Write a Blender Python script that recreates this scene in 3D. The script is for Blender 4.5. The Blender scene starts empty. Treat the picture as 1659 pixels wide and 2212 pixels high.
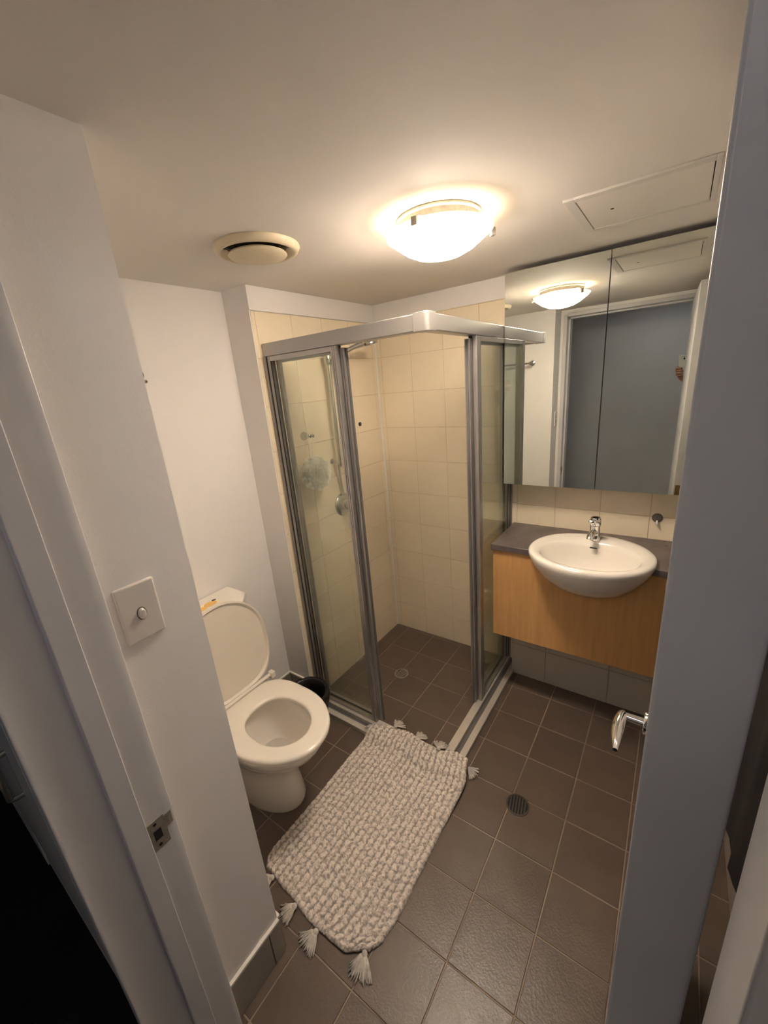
import bpy, bmesh, math, random
from mathutils import Vector, Matrix, noise
random.seed(7)
PI = math.pi
C = bpy.context.scene.collection
scene = bpy.context.scene

# ------------------------------------------------------------------ camera, world, lights, exposure
CAM = Vector((1.4767, -2.0580, 1.6348))
cam = bpy.data.cameras.new('camera')
cam.sensor_fit = 'VERTICAL'; cam.sensor_height = 36.0
cam.lens = 876.12 * 36.0 / 2212.0
cam.clip_start = 0.01
camo = bpy.data.objects.new('camera', cam); C.objects.link(camo)
RX = Vector((0.8175201, 0.5699511, -0.0825624))
DN = Vector((0.1065315, -0.2905531, -0.9509101))
FW = Vector((-0.5659610, 0.7685926, -0.2982507))
M = Matrix((RX, -DN, -FW)).transposed().to_4x4()
M.translation = CAM
camo.matrix_world = M
scene.camera = camo

w = bpy.data.worlds.new('world'); scene.world = w; w.use_nodes = True
w.node_tree.nodes['Background'].inputs['Color'].default_value = (0.55, 0.65, 0.85, 1)
w.node_tree.nodes['Background'].inputs['Strength'].default_value = 0.10

LAMP_RGB = (1.0, 0.88, 0.755)
LAMP_POINT = 3.4      # W, bulb inside the dish
LAMP_GLASS = 60.0     # emission of the lit glass dish
HALL_POWER = 3.0
hl = bpy.data.lights.new('hall_fill', 'AREA'); hl.shape = 'RECTANGLE'; hl.size = 0.5; hl.size_y = 0.4  # added unseen fill under the hall ceiling, lifts jambs and door edge
hl.energy = HALL_POWER; hl.color = (1.0, 0.965, 0.97)
hlo = bpy.data.objects.new('hall_fill', hl); C.objects.link(hlo)
hlo.location = (1.30, -2.72, 2.37); hlo.rotation_euler = Vector((0.02, 0.35, -1.0)).to_track_quat('-Z', 'Y').to_euler()

vs = scene.view_settings
vs.view_transform = 'Standard'; vs.look = 'None'; vs.gamma = 1.0; vs.use_curve_mapping = False
vs.exposure = 0.16
try:
    scene.cycles.max_bounces = 14; scene.cycles.transparent_max_bounces = 24
    scene.cycles.diffuse_bounces = 6; scene.cycles.glossy_bounces = 8
    scene.cycles.sample_clamp_indirect = 30.0
except Exception:
    pass

# ------------------------------------------------------------------ materials
def nodes(m):
    m.use_nodes = True
    return m.node_tree, m.node_tree.nodes, m.node_tree.links

def mat(name, col, rough=0.5, metal=0.0, bump=0.0, bscale=200.0, spec=0.5, var=0.0, vscale=6.0, coat=0.0,
        rand=0.0, rvar=0.0, stretch=None):
    m = bpy.data.materials.new(name); t, n, l = nodes(m)
    b = n['Principled BSDF']
    b.inputs['Base Color'].default_value = (*col, 1)
    b.inputs['Roughness'].default_value = rough
    b.inputs['Metallic'].default_value = metal
    b.inputs['Specular IOR Level'].default_value = spec
    b.inputs['Coat Weight'].default_value = coat
    tc = n.new('ShaderNodeTexCoord'); vec = tc.outputs['Object']
    if stretch:
        mp = n.new('ShaderNodeMapping'); mp.inputs['Scale'].default_value = stretch
        l.new(vec, mp.inputs['Vector']); vec = mp.outputs['Vector']
    src = None
    if var > 0:
        nz = n.new('ShaderNodeTexNoise'); nz.inputs['Scale'].default_value = vscale
        nz.inputs['Detail'].default_value = 6; nz.inputs['Roughness'].default_value = 0.62
        l.new(vec, nz.inputs['Vector'])
        mr = n.new('ShaderNodeMapRange'); mr.inputs['From Min'].default_value = 0.3; mr.inputs['From Max'].default_value = 0.7
        mr.inputs['To Min'].default_value = 1 - var; mr.inputs['To Max'].default_value = 1 + var
        l.new(nz.outputs['Fac'], mr.inputs['Value']); src = mr.outputs['Result']
    if rand > 0:
        oi = n.new('ShaderNodeObjectInfo')
        m2 = n.new('ShaderNodeMapRange'); m2.inputs['To Min'].default_value = 1 - rand; m2.inputs['To Max'].default_value = 1 + rand
        l.new(oi.outputs['Random'], m2.inputs['Value'])
        if src is None: src = m2.outputs['Result']
        else:
            mm = n.new('ShaderNodeMath'); mm.operation = 'MULTIPLY'
            l.new(src, mm.inputs[0]); l.new(m2.outputs['Result'], mm.inputs[1]); src = mm.outputs[0]
    if src is not None:
        vm = n.new('ShaderNodeVectorMath'); vm.operation = 'SCALE'
        vm.inputs[0].default_value = col
        l.new(src, vm.inputs['Scale']); l.new(vm.outputs['Vector'], b.inputs['Base Color'])
    if rvar > 0:
        nr = n.new('ShaderNodeTexNoise'); nr.inputs['Scale'].default_value = 14; nr.inputs['Detail'].default_value = 4
        l.new(vec, nr.inputs['Vector'])
        m3 = n.new('ShaderNodeMapRange'); m3.inputs['To Min'].default_value = max(0, rough - rvar); m3.inputs['To Max'].default_value = rough + rvar
        l.new(nr.outputs['Fac'], m3.inputs['Value']); l.new(m3.outputs['Result'], b.inputs['Roughness'])
    if bump > 0:
        nb = n.new('ShaderNodeTexNoise'); nb.inputs['Scale'].default_value = bscale; nb.inputs['Detail'].default_value = 3
        l.new(vec, nb.inputs['Vector'])
        bp = n.new('ShaderNodeBump'); bp.inputs['Strength'].default_value = bump; bp.inputs['Distance'].default_value = 0.002
        l.new(nb.outputs['Fac'], bp.inputs['Height']); l.new(bp.outputs['Normal'], b.inputs['Normal'])
    return m

M_wall = mat('wall_paint', (0.80, 0.775, 0.765), 0.62, bump=0.12, bscale=260, var=0.012, vscale=3)
M_ceil = mat('ceiling_paint', (0.74, 0.70, 0.66), 0.8, bump=0.08, bscale=200, var=0.012, vscale=2)
M_frame = mat('frame_enamel', (0.60, 0.585, 0.60), 0.32, bump=0.10, bscale=60)
M_door = mat('door_enamel', (0.58, 0.57, 0.58), 0.38, bump=0.15, bscale=90)
M_hatch = mat('hatch_paint', (0.64, 0.61, 0.58), 0.5)
M_ctile = mat('cream_glazed_tile', (0.83, 0.725, 0.555), 0.10, bump=0.05, bscale=22, rand=0.025, var=0.015, vscale=20)
M_cgrout = mat('cream_grout', (0.64, 0.53, 0.385), 0.9, bump=0.4, bscale=400)
M_ftile = mat('brown_floor_tile', (0.122, 0.088, 0.067), 0.34, bump=0.35, bscale=160, rand=0.05, var=0.10, vscale=9, rvar=0.06, spec=0.55)
M_fgrout = mat('floor_grout', (0.30, 0.235, 0.18), 0.9, bump=0.6, bscale=500, var=0.35, vscale=5)
M_ktile = mat('taupe_skirting_tile', (0.30, 0.262, 0.222), 0.42, bump=0.2, bscale=200, rand=0.03, var=0.05, vscale=14)
M_kcap = mat('white_skirting_grout', (0.80, 0.77, 0.72), 0.6)
M_ptile = mat('pale_plinth_tile', (0.56, 0.51, 0.43), 0.25, bump=0.08, bscale=30, rand=0.02)
M_alu = mat('satin_aluminium', (0.46, 0.445, 0.435), 0.36, metal=0.85, bump=0.08, bscale=5, rvar=0.06)
M_sill = mat('cream_worn_aluminium', (0.60, 0.56, 0.50), 0.42, metal=0.35, bump=0.1, bscale=8, rvar=0.08, var=0.06, vscale=12)
M_alud = mat('shaded_aluminium_groove', (0.20, 0.19, 0.185), 0.5, metal=0.5)  # darker copy of the aluminium, groove shade put into its colour
M_rubber = mat('black_seal', (0.03, 0.028, 0.025), 0.7)
M_chrome = mat('chrome', (0.82, 0.81, 0.79), 0.09, metal=1.0)
M_schrome = mat('worn_chrome', (0.62, 0.61, 0.58), 0.24, metal=1.0, rvar=0.06)
M_hose = mat('shower_hose_metal', (0.55, 0.53, 0.47), 0.35, metal=0.8)
M_steel = mat('dull_steel', (0.42, 0.39, 0.34), 0.42, metal=0.85, var=0.2, vscale=60)
M_brass = mat('aged_brass', (0.30, 0.22, 0.10), 0.45, metal=0.8, var=0.3, vscale=80)
M_porc = mat('white_porcelain', (0.80, 0.755, 0.69), 0.07, coat=0.4)
M_plast = mat('toilet_seat_plastic', (0.80, 0.745, 0.665), 0.20)
M_lidin = mat('toilet_lid_plastic', (0.74, 0.675, 0.59), 0.36)
M_dark = mat('black_void', (0.01, 0.01, 0.01), 0.8)
M_bag = mat('black_plastic_bag', (0.012, 0.011, 0.010), 0.22, bump=0.6, bscale=40)
M_tissue = mat('white_tissue', (0.80, 0.78, 0.74), 0.9, bump=0.5, bscale=80)
M_wood = mat('beech_laminate', (0.66, 0.365, 0.135), 0.34, var=0.10, vscale=7, stretch=(9, 9, 0.6), bump=0.06, bscale=90)
M_counter = mat('dark_laminate_counter', (0.125, 0.100, 0.095), 0.30, var=0.35, vscale=9, bump=0.1, bscale=120, rvar=0.07)
M_vent = mat('yellowed_vent_plastic', (0.68, 0.585, 0.42), 0.45)
M_ventin = mat('vent_throat', (0.07, 0.062, 0.045), 0.7)
M_switch = mat('cream_switch_plastic', (0.68, 0.635, 0.60), 0.30)
M_rocker = mat('switch_rocker_plastic', (0.74, 0.70, 0.67), 0.2)
M_capdark = mat('black_rubber_plug', (0.02, 0.018, 0.014), 0.5)
M_brown = mat('grey_brown_cap', (0.16, 0.13, 0.105), 0.5)
M_loof = mat('white_loofah_mesh', (0.92, 0.91, 0.87), 0.7)
t, n, l = nodes(M_loof)
tl_ = n.new('ShaderNodeBsdfTranslucent'); tl_.inputs['Color'].default_value = (0.95, 0.94, 0.90, 1)
ml_ = n.new('ShaderNodeMixShader'); ml_.inputs[0].default_value = 0.6
l.new(n['Principled BSDF'].outputs[0], ml_.inputs[1]); l.new(tl_.outputs[0], ml_.inputs[2]); l.new(ml_.outputs[0], n['Material Output'].inputs['Surface'])
M_hall = mat('hall_wall_paint', (0.74, 0.74, 0.76), 0.7, var=0.06, vscale=1.5)
M_carpet = mat('dark_carpet', (0.006, 0.006, 0.006), 0.95, bump=1.0, bscale=300)
M_hdoor = mat('hall_cupboard_paint', (0.42, 0.44, 0.45), 0.4)
M_mirb = mat('mirror_edge', (0.35, 0.36, 0.33), 0.3, metal=0.6)
M_carcass = mat('cabinet_carcass', (0.10, 0.08, 0.06), 0.6)
M_skin = mat('skin', (0.42, 0.22, 0.15), 0.5, var=0.08, vscale=40)
M_cloth = mat('dark_cloth', (0.06, 0.065, 0.08), 0.9, bump=0.4, bscale=300)
M_hair = mat('dark_hair', (0.03, 0.02, 0.015), 0.6)
M_phone = mat('pale_phone_back', (0.62, 0.64, 0.58), 0.2)
M_phoneb = mat('phone_bump', (0.50, 0.52, 0.47), 0.15)
M_lens = mat('lens_glass', (0.01, 0.01, 0.012), 0.05)
M_screen = mat('phone_front', (0.02, 0.02, 0.022), 0.1)
M_sticker = mat('sticker_paper', (0.83, 0.72, 0.50), 0.5)
M_stickero = mat('sticker_orange', (0.80, 0.48, 0.14), 0.5)
M_stickerk = mat('sticker_dark', (0.06, 0.05, 0.03), 0.5)
M_water = mat('toilet_water', (0.55, 0.52, 0.47), 0.03)

M_dishin = mat('frosted_glass_inside', (0.88, 0.83, 0.74), 0.3)
t, n, l = nodes(M_dishin)
td_ = n.new('ShaderNodeBsdfTranslucent'); td_.inputs['Color'].default_value = (0.95, 0.88, 0.76, 1)
md_ = n.new('ShaderNodeMixShader'); md_.inputs[0].default_value = 0.16
l.new(n['Principled BSDF'].outputs[0], md_.inputs[1]); l.new(td_.outputs[0], md_.inputs[2]); l.new(md_.outputs[0], n['Material Output'].inputs['Surface'])
# frosted lamp glass: lit from inside, slightly marbled
M_lampglass = bpy.data.materials.new('lit_alabaster_glass')
t, n, l = nodes(M_lampglass)
b = n['Principled BSDF']; b.inputs['Roughness'].default_value = 0.15
b.inputs['Base Color'].default_value = (0.80, 0.74, 0.62, 1)
out = n['Material Output']
tr = n.new('ShaderNodeBsdfTranslucent'); tr.inputs['Color'].default_value = (0.9, 0.82, 0.66, 1)
mx = n.new('ShaderNodeMixShader'); mx.inputs[0].default_value = 0.55
em = n.new('ShaderNodeEmission'); em.inputs['Color'].default_value = (*LAMP_RGB, 1)
tc = n.new('ShaderNodeTexCoord'); mp = n.new('ShaderNodeMapping'); mp.inputs['Scale'].default_value = (4, 14, 6); mp.inputs['Rotation'].default_value = (0, 0, 0.7)
nz = n.new('ShaderNodeTexNoise'); nz.inputs['Scale'].default_value = 1.6; nz.inputs['Detail'].default_value = 5; nz.inputs['Distortion'].default_value = 1.2
l.new(tc.outputs['Object'], mp.inputs['Vector']); l.new(mp.outputs['Vector'], nz.inputs['Vector'])
mr = n.new('ShaderNodeMapRange'); mr.inputs['From Min'].default_value = 0.3; mr.inputs['From Max'].default_value = 0.7
mr.inputs['To Min'].default_value = 0.65 * LAMP_GLASS; mr.inputs['To Max'].default_value = 1.1 * LAMP_GLASS
l.new(nz.outputs['Fac'], mr.inputs['Value']); l.new(mr.outputs['Result'], em.inputs['Strength'])
ad = n.new('ShaderNodeAddShader')
l.new(b.outputs[0], mx.inputs[1]); l.new(tr.outputs[0], mx.inputs[2])
l.new(mx.outputs[0], ad.inputs[0]); l.new(em.outputs[0], ad.inputs[1]); l.new(ad.outputs[0], out.inputs['Surface'])

def glass_mat(name, tint, haze, hazecol=(0.62, 0.64, 0.55)):
    """thin shower glass: clear with fresnel gloss and a soap-scum haze"""
    m = bpy.data.materials.new(name); t, n, l = nodes(m)
    for x in list(n):
        if x.type != 'OUTPUT_MATERIAL': n.remove(x)
    out = n['Material Output']
    tr = n.new('ShaderNodeBsdfTransparent'); tr.inputs['Color'].default_value = (*tint, 1)
    gl = n.new('ShaderNodeBsdfGlossy'); gl.inputs['Roughness'].default_value = 0.05; gl.inputs['Color'].default_value = (0.9, 0.95, 0.9, 1)
    df = n.new('ShaderNodeBsdfDiffuse'); df.inputs['Color'].default_value = (*hazecol, 1)
    lw = n.new('ShaderNodeLayerWeight'); lw.inputs['Blend'].default_value = 0.5
    pw = n.new('ShaderNodeMath'); pw.operation = 'POWER'; pw.inputs[1].default_value = 5.0; l.new(lw.outputs['Facing'], pw.inputs[0])
    fr = n.new('ShaderNodeMath'); fr.operation = 'MULTIPLY_ADD'; fr.inputs[1].default_value = 0.9; fr.inputs[2].default_value = 0.035; l.new(pw.outputs[0], fr.inputs[0])
    m1 = n.new('ShaderNodeMixShader'); l.new(fr.outputs[0], m1.inputs[0]); l.new(tr.outputs[0], m1.inputs[1]); l.new(gl.outputs[0], m1.inputs[2])
    tc = n.new('ShaderNodeTexCoord'); mp = n.new('ShaderNodeMapping'); mp.inputs['Scale'].default_value = (3, 3, 1)
    nz = n.new('ShaderNodeTexNoise'); nz.inputs['Scale'].default_value = 2.2; nz.inputs['Detail'].default_value = 5
    l.new(tc.outputs['Object'], mp.inputs['Vector']); l.new(mp.outputs['Vector'], nz.inputs['Vector'])
    mr = n.new('ShaderNodeMapRange'); mr.inputs['From Min'].default_value = 0.3; mr.inputs['From Max'].default_value = 0.7
    mr.inputs['To Min'].default_value = haze * 0.7; mr.inputs['To Max'].default_value = haze * 1.3
    l.new(nz.outputs['Fac'], mr.inputs['Value'])
    m2 = n.new('ShaderNodeMixShader'); l.new(mr.outputs['Result'], m2.inputs[0]); l.new(m1.outputs[0], m2.inputs[1]); l.new(df.outputs[0], m2.inputs[2])
    l.new(m2.outputs[0], out.inputs['Surface'])
    return m
M_glass = glass_mat('shower_glass', (0.982, 0.990, 0.972), 0.028)

# mirror with a faint greenish cast and dried splashes
M_mirror = bpy.data.materials.new('silvered_mirror'); t, n, l = nodes(M_mirror)
b = n['Principled BSDF']; b.inputs['Metallic'].default_value = 1; b.inputs['Base Color'].default_value = (0.80, 0.83, 0.78, 1)
b.inputs['Roughness'].default_value = 0.0
tc = n.new('ShaderNodeTexCoord'); nz = n.new('ShaderNodeTexVoronoi'); nz.inputs['Scale'].default_value = 90
l.new(tc.outputs['Object'], nz.inputs['Vector'])
nn = n.new('ShaderNodeTexNoise'); nn.inputs['Scale'].default_value = 5; nn.inputs['Detail'].default_value = 3
l.new(tc.outputs['Object'], nn.inputs['Vector'])
c1 = n.new('ShaderNodeMapRange'); c1.inputs['From Min'].default_value = 0.10; c1.inputs['From Max'].default_value = 0.16; c1.inputs['To Min'].default_value = 1; c1.inputs['To Max'].default_value = 0
l.new(nz.outputs['Distance'], c1.inputs['Value'])
c2 = n.new('ShaderNodeMapRange'); c2.inputs['From Min'].default_value = 0.56; c2.inputs['From Max'].default_value = 0.72
l.new(nn.outputs['Fac'], c2.inputs['Value'])
mu = n.new('ShaderNodeMath'); mu.operation = 'MULTIPLY'; l.new(c1.outputs[0], mu.inputs[0]); l.new(c2.outputs[0], mu.inputs[1])
m5 = n.new('ShaderNodeMath'); m5.operation = 'MULTIPLY'; m5.inputs[1].default_value = 0.35; l.new(mu.outputs[0], m5.inputs[0])
l.new(m5.outputs[0], b.inputs['Roughness'])

# cotton mat: pale on top of the loops, greyer in the furrows (vertex colour = weave height)
M_rug = bpy.data.materials.new('cotton_loops'); t, n, l = nodes(M_rug)
b = n['Principled BSDF']; b.inputs['Roughness'].default_value = 0.95; b.inputs['Specular IOR Level'].default_value = 0.1
tc = n.new('ShaderNodeTexCoord'); nz = n.new('ShaderNodeTexNoise'); nz.inputs['Scale'].default_value = 110; nz.inputs['Detail'].default_value = 5
l.new(tc.outputs['Object'], nz.inputs['Vector'])
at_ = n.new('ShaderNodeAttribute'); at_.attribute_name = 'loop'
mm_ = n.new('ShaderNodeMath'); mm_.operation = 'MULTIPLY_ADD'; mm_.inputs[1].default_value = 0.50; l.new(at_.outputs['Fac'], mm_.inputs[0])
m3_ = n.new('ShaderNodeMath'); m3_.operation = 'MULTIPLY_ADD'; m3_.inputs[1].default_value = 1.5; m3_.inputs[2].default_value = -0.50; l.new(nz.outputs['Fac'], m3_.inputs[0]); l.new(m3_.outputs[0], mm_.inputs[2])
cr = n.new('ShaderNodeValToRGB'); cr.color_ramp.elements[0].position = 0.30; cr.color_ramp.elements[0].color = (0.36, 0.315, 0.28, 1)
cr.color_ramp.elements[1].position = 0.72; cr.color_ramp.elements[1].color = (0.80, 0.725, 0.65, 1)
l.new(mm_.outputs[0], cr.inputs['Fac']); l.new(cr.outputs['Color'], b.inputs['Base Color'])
bp = n.new('ShaderNodeBump'); bp.inputs['Strength'].default_value = 0.8; bp.inputs['Distance'].default_value = 0.003
l.new(nz.outputs['Fac'], bp.inputs['Height']); l.new(bp.outputs['Normal'], b.inputs['Normal'])
M_tassel = mat('cotton_yarn', (0.60, 0.55, 0.50), 0.95, bump=0.6, bscale=300, var=0.25, vscale=40)

# ------------------------------------------------------------------ mesh helpers
WL = {}
class MB:
    def __init__(s): s.v = []; s.f = []
    def add(s, vs, fs):
        o = len(s.v); s.v += [tuple(q) for q in vs]; s.f += [tuple(i + o for i in q) for q in fs]; return s
    def box(s, a, b):
        x0, y0, z0 = a; x1, y1, z1 = b
        x0, x1 = min(x0, x1), max(x0, x1); y0, y1 = min(y0, y1), max(y0, y1); z0, z1 = min(z0, z1), max(z0, z1)
        return s.add([(x0,y0,z0),(x1,y0,z0),(x1,y1,z0),(x0,y1,z0),(x0,y0,z1),(x1,y0,z1),(x1,y1,z1),(x0,y1,z1)],
                     [(0,3,2,1),(4,5,6,7),(0,1,5,4),(1,2,6,5),(2,3,7,6),(3,0,4,7)])
    def obox(s, c, ax, ay, az, hx, hy, hz):
        c = Vector(c); vs = []
        for k in (-1, 1):
            for i, j in ((-1,-1),(1,-1),(1,1),(-1,1)):
                vs.append(c + ax*hx*i + ay*hy*j + az*hz*k)
        return s.add(vs, [(0,3,2,1),(4,5,6,7),(0,1,5,4),(1,2,6,5),(2,3,7,6),(3,0,4,7)])
    def loft(s, rings, cap0=True, cap1=True):
        n = len(rings[0]); o = len(s.v)
        for r in rings: s.v += [tuple(p) for p in r]
        for k in range(len(rings)-1):
            for i in range(n):
                j = (i+1) % n
                s.f.append((o+k*n+i, o+k*n+j, o+(k+1)*n+j, o+(k+1)*n+i))
        if cap0: s.f.append(tuple(o+i for i in range(n-1, -1, -1)))
        if cap1: s.f.append(tuple(o+(len(rings)-1)*n+i for i in range(n)))
        return s
    def prism(s, poly, fn, a, b):
        """poly 2-D outline, fn(p, t) -> 3-D"""
        return s.loft([[fn(p, a) for p in poly], [fn(p, b) for p in poly]])
    def lathe(s, c, prof, n=32, axis='z', cap0=False, cap1=False, d=None):
        c = Vector(c)
        if d is not None:
            az = Vector(d).normalized(); ax = az.orthogonal().normalized(); ay = az.cross(ax)
        elif axis == 'z': ax, ay, az = Vector((1,0,0)), Vector((0,1,0)), Vector((0,0,1))
        elif axis == 'x': ax, ay, az = Vector((0,1,0)), Vector((0,0,1)), Vector((1,0,0))
        else: ax, ay, az = Vector((0,0,1)), Vector((1,0,0)), Vector((0,1,0))
        rings = [[c + ax*r*math.cos(2*PI*i/n) + ay*r*math.sin(2*PI*i/n) + az*h for i in range(n)] for r, h in prof]
        return s.loft(rings, cap0, cap1)
    def tube(s, pts, r, n=8, cap=True):
        pts = [Vector(p) for p in pts]; rs = r if isinstance(r, (list, tuple)) else [r]*len(pts)
        rings = []; pu = None
        for i, p in enumerate(pts):
            d = (pts[min(i+1, len(pts)-1)] - pts[max(i-1, 0)])
            if d.length < 1e-9: d = Vector((0,0,1))
            d.normalize()
            if pu is None: u = d.orthogonal().normalized()
            else:
                u = pu - d*pu.dot(d)
                u = u.normalized() if u.length > 1e-6 else d.orthogonal().normalized()
            pu = u; v = d.cross(u)
            rings.append([p + u*rs[i]*math.cos(2*PI*k/n) + v*rs[i]*math.sin(2*PI*k/n) for k in range(n)])
        return s.loft(rings, cap, cap)
    def ball(s, c, r, n=12, m=8, sc=(1,1,1)):
        c = Vector(c); rings = []
        for k in range(1, m):
            a = PI*k/m
            rings.append([c + Vector((r*sc[0]*math.sin(a)*math.cos(2*PI*i/n), r*sc[1]*math.sin(a)*math.sin(2*PI*i/n), -r*sc[2]*math.cos(a))) for i in range(n)])
        return s.loft(rings)

def link(name, me, m=None, parent=None, origin=None):
    ob = bpy.data.objects.new(name, me); C.objects.link(ob)
    if m is not None and not me.materials: me.materials.append(m)
    return ob

def obj(name, mb, m, parent=None, smooth=False, bevel=0.0, seg=2, auto=None, subsurf=0):
    vs = mb.v
    xs = [v[0] for v in vs]; ys = [v[1] for v in vs]; zs = [v[2] for v in vs]
    o = Vector(((min(xs)+max(xs))/2, (min(ys)+max(ys))/2, min(zs)))
    me = bpy.data.meshes.new(name)
    me.from_pydata([(v[0]-o.x, v[1]-o.y, v[2]-o.z) for v in vs], [], mb.f)
    bmx = bmesh.new(); bmx.from_mesh(me); bmesh.ops.recalc_face_normals(bmx, faces=bmx.faces); bmx.to_mesh(me); bmx.free()
    me.materials.append(m)
    ob = bpy.data.objects.new(name, me); C.objects.link(ob)
    place(ob, o, parent)
    if bevel > 0:
        bv = ob.modifiers.new('bevel', 'BEVEL'); bv.width = bevel; bv.segments = seg; bv.limit_method = 'ANGLE'; bv.angle_limit = math.radians(35)
        smooth = True; auto = auto or 40
    if subsurf:
        ss = ob.modifiers.new('subsurf', 'SUBSURF'); ss.levels = subsurf; ss.render_levels = subsurf
    if smooth:
        for p in me.polygons: p.use_smooth = True
        if auto:
            try: me.set_sharp_from_angle(angle=math.radians(auto))
            except Exception: pass
    return ob

def place(ob, o, parent):
    o = Vector(o); WL[ob.name] = o
    if parent is not None:
        ob.parent = parent; ob.location = o - WL[parent.name]
    else: ob.location = o

def tag(o, label=None, cat=None, group=None, kind=None):
    if label: o['label'] = label
    if cat: o['category'] = cat
    if group: o['group'] = group
    if kind: o['kind'] = kind
    return o

def thing(name, loc, label=None, cat=None, group=None, kind=None):
    o = bpy.data.objects.new(name, None); C.objects.link(o); o.empty_display_size = 0.05
    place(o, loc, None); return tag(o, label, cat, group, kind)

def struct(name, mb, m, label, cat, **k):
    return tag(obj(name, mb, m, **k), label, cat, kind='structure')

TILES = {}
def tile_mesh(wd, ht, th, m, ch=0.0012):
    key = (round(wd, 4), round(ht, 4), round(th, 4), m.name)
    if key in TILES: return TILES[key]
    a, b = wd/2, ht/2
    me = bpy.data.meshes.new('tile')
    vs = [(-a,-b,0),(a,-b,0),(a,b,0),(-a,b,0),(-a,-b,th-ch),(a,-b,th-ch),(a,b,th-ch),(-a,b,th-ch),
          (-a+ch,-b+ch,th),(a-ch,-b+ch,th),(a-ch,b-ch,th),(-a+ch,b-ch,th)]
    fs = [(0,3,2,1),(0,1,5,4),(1,2,6,5),(2,3,7,6),(3,0,4,7),(4,5,9,8),(5,6,10,9),(6,7,11,10),(7,4,8,11),(8,9,10,11)]
    me.from_pydata(vs, [], fs); me.materials.append(m); TILES[key] = me
    return me

def tiles(parent, o, u, v, us, vs, m, th=0.006, joint=0.003, skip=None, name='tile', wob=0.0004):
    """one object per tile on the plane o + u*a + v*b; us, vs are the joint positions"""
    o, u, v = Vector(o), Vector(u), Vector(v); nn = u.cross(v)
    rot = Matrix((u, v, nn)).transposed().to_euler()
    for i in range(len(us)-1):
        for j in range(len(vs)-1):
            a0, a1, b0, b1 = us[i], us[i+1], vs[j], vs[j+1]
            if skip and skip(a0, a1, b0, b1): continue
            wd, ht = a1-a0-joint, b1-b0-joint
            if wd < 0.004 or ht < 0.004: continue
            t_ = bpy.data.objects.new(name, tile_mesh(wd, ht, th, m)); C.objects.link(t_)
            place(t_, o + u*(a0+a1)/2 + v*(b0+b1)/2 + nn*random.uniform(-wob, wob), parent)
            t_.rotation_euler = rot

def rails(lo, hi, start, step=0.2):
    """joint positions between lo and hi on the lattice start + k*step"""
    r = [lo]; k = math.floor((lo-start)/step)+1
    while start + k*step < hi - 0.004:
        if start + k*step > lo + 0.004: r.append(start + k*step)
        k += 1
    return r + [hi]

H = 2.065
XT = -0.160       # wall behind the toilet
YN = -0.860       # nib face / shower front
YR = -1.660       # near face of the recess
XS = 0.657        # switch wall
YB = -1.845; YH = -1.985   # bathroom and hall faces of the door wall
XR = 1.78         # right wall
# ------------------------------------------------------------------ structure
mb = MB().box((-0.3, -1.99, -0.06), (XR+0.1, 0.1, -0.0018))
floor = struct('floor', mb, M_fgrout, 'brown square floor tiles with pale grout lines', 'floor')
# floor tiles (shower and bathroom share one lattice)
def skip_floor(a0, a1, b0, b1):
    x0, x1, y0, y1 = a0, a1, b0, b1
    if x1 <= 0.004 and y0 >= YN - 0.004: return True          # inside the nib wall
    if x1 <= XS + 0.004 and y1 <= YR + 0.004: return True      # inside the entry block
    return False
xs = sorted(set(rails(XT, XR, 0.092) + [0.0, XS])); ys = sorted(set(rails(-1.87, 0.0, -0.018) + [YN, YR]))
# cut lines only where walls need them
full_x = rails(XT, XR, 0.092); full_y = rails(-1.87, 0.0, -0.018)
def cut_tiles():
    for i in range(len(full_x)-1):
        for j in range(len(full_y)-1):
            x0, x1, y0, y1 = full_x[i], full_x[i+1], full_y[j], full_y[j+1]
            if y1 > YN + 0.004 and y0 >= YN - 0.03:
                x0c = max(x0, 0.0)
            else: x0c = x0
            y0c = y0
            if x1 <= 0.0 and y1 > YN: y1c = YN
            else: y1c = y1
            if x1 <= XS + 0.02 and y0 < YR: y0c = YR
            if x0 < XS < x1 and y1 <= YR + 0.004: x0c = XS
            if x1 <= XS and y1 <= YR + 0.004: continue
            if x1 - x0c < 0.01 or y1c - y0c < 0.01: continue
            tiles(floor, (0, 0, -0.0022), (1,0,0), (0,1,0), [x0c, x1], [y0c, y1c], M_ftile, th=0.0024, joint=0.0042, wob=0.0002)
cut_tiles()

struct('ceiling', MB().box((-0.3, -1.99, H), (XR+0.1, 0.1, H+0.08)), M_ceil, 'flat warm white painted ceiling above the bathroom', 'ceiling')
wb = struct('wall_back', MB().box((-0.3, 0.0015, 0), (XR+0.1, 0.1, H)), M_cgrout, 'far wall of cream tiles behind shower and basin', 'wall')
obj('plaster_band', MB().box((0.002, -0.002, 1.972), (XR, 0.012, H-0.0005)), M_wall, wb)
zj = rails(0.0, 1.97, 0.185)
tiles(wb, (0, 0.0014, 0), (1,0,0), (0,0,1), rails(0.006, 0.835, 0.035), zj, M_ctile, th=0.0016, joint=0.0024, wob=0.0001)
obj('silicone_bead', MB().prism([(-0.001,0.001),(0.007,0.001),(-0.001,-0.007)], lambda p, z: (p[0], p[1], z), 0.0, 1.972), M_kcap, wb)
tiles(wb, (0, 0.0014, 0), (1,0,0), (0,0,1), rails(0.835, XR, 0.025), rails(0.785, 1.385, 0.180), M_ctile, th=0.0016, joint=0.0028, wob=0.0001)
wl = struct('wall_left', MB().box((-0.3, YN, 0), (-0.006, 0.05, H)), M_wall, 'wall with the shower fittings, cream tiled inside the cubicle', 'wall')
obj('grout_bed', MB().box((-0.0055, YN+0.004, 0), (-0.0016, 0.0, 1.97)), M_cgrout, wl)
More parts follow.
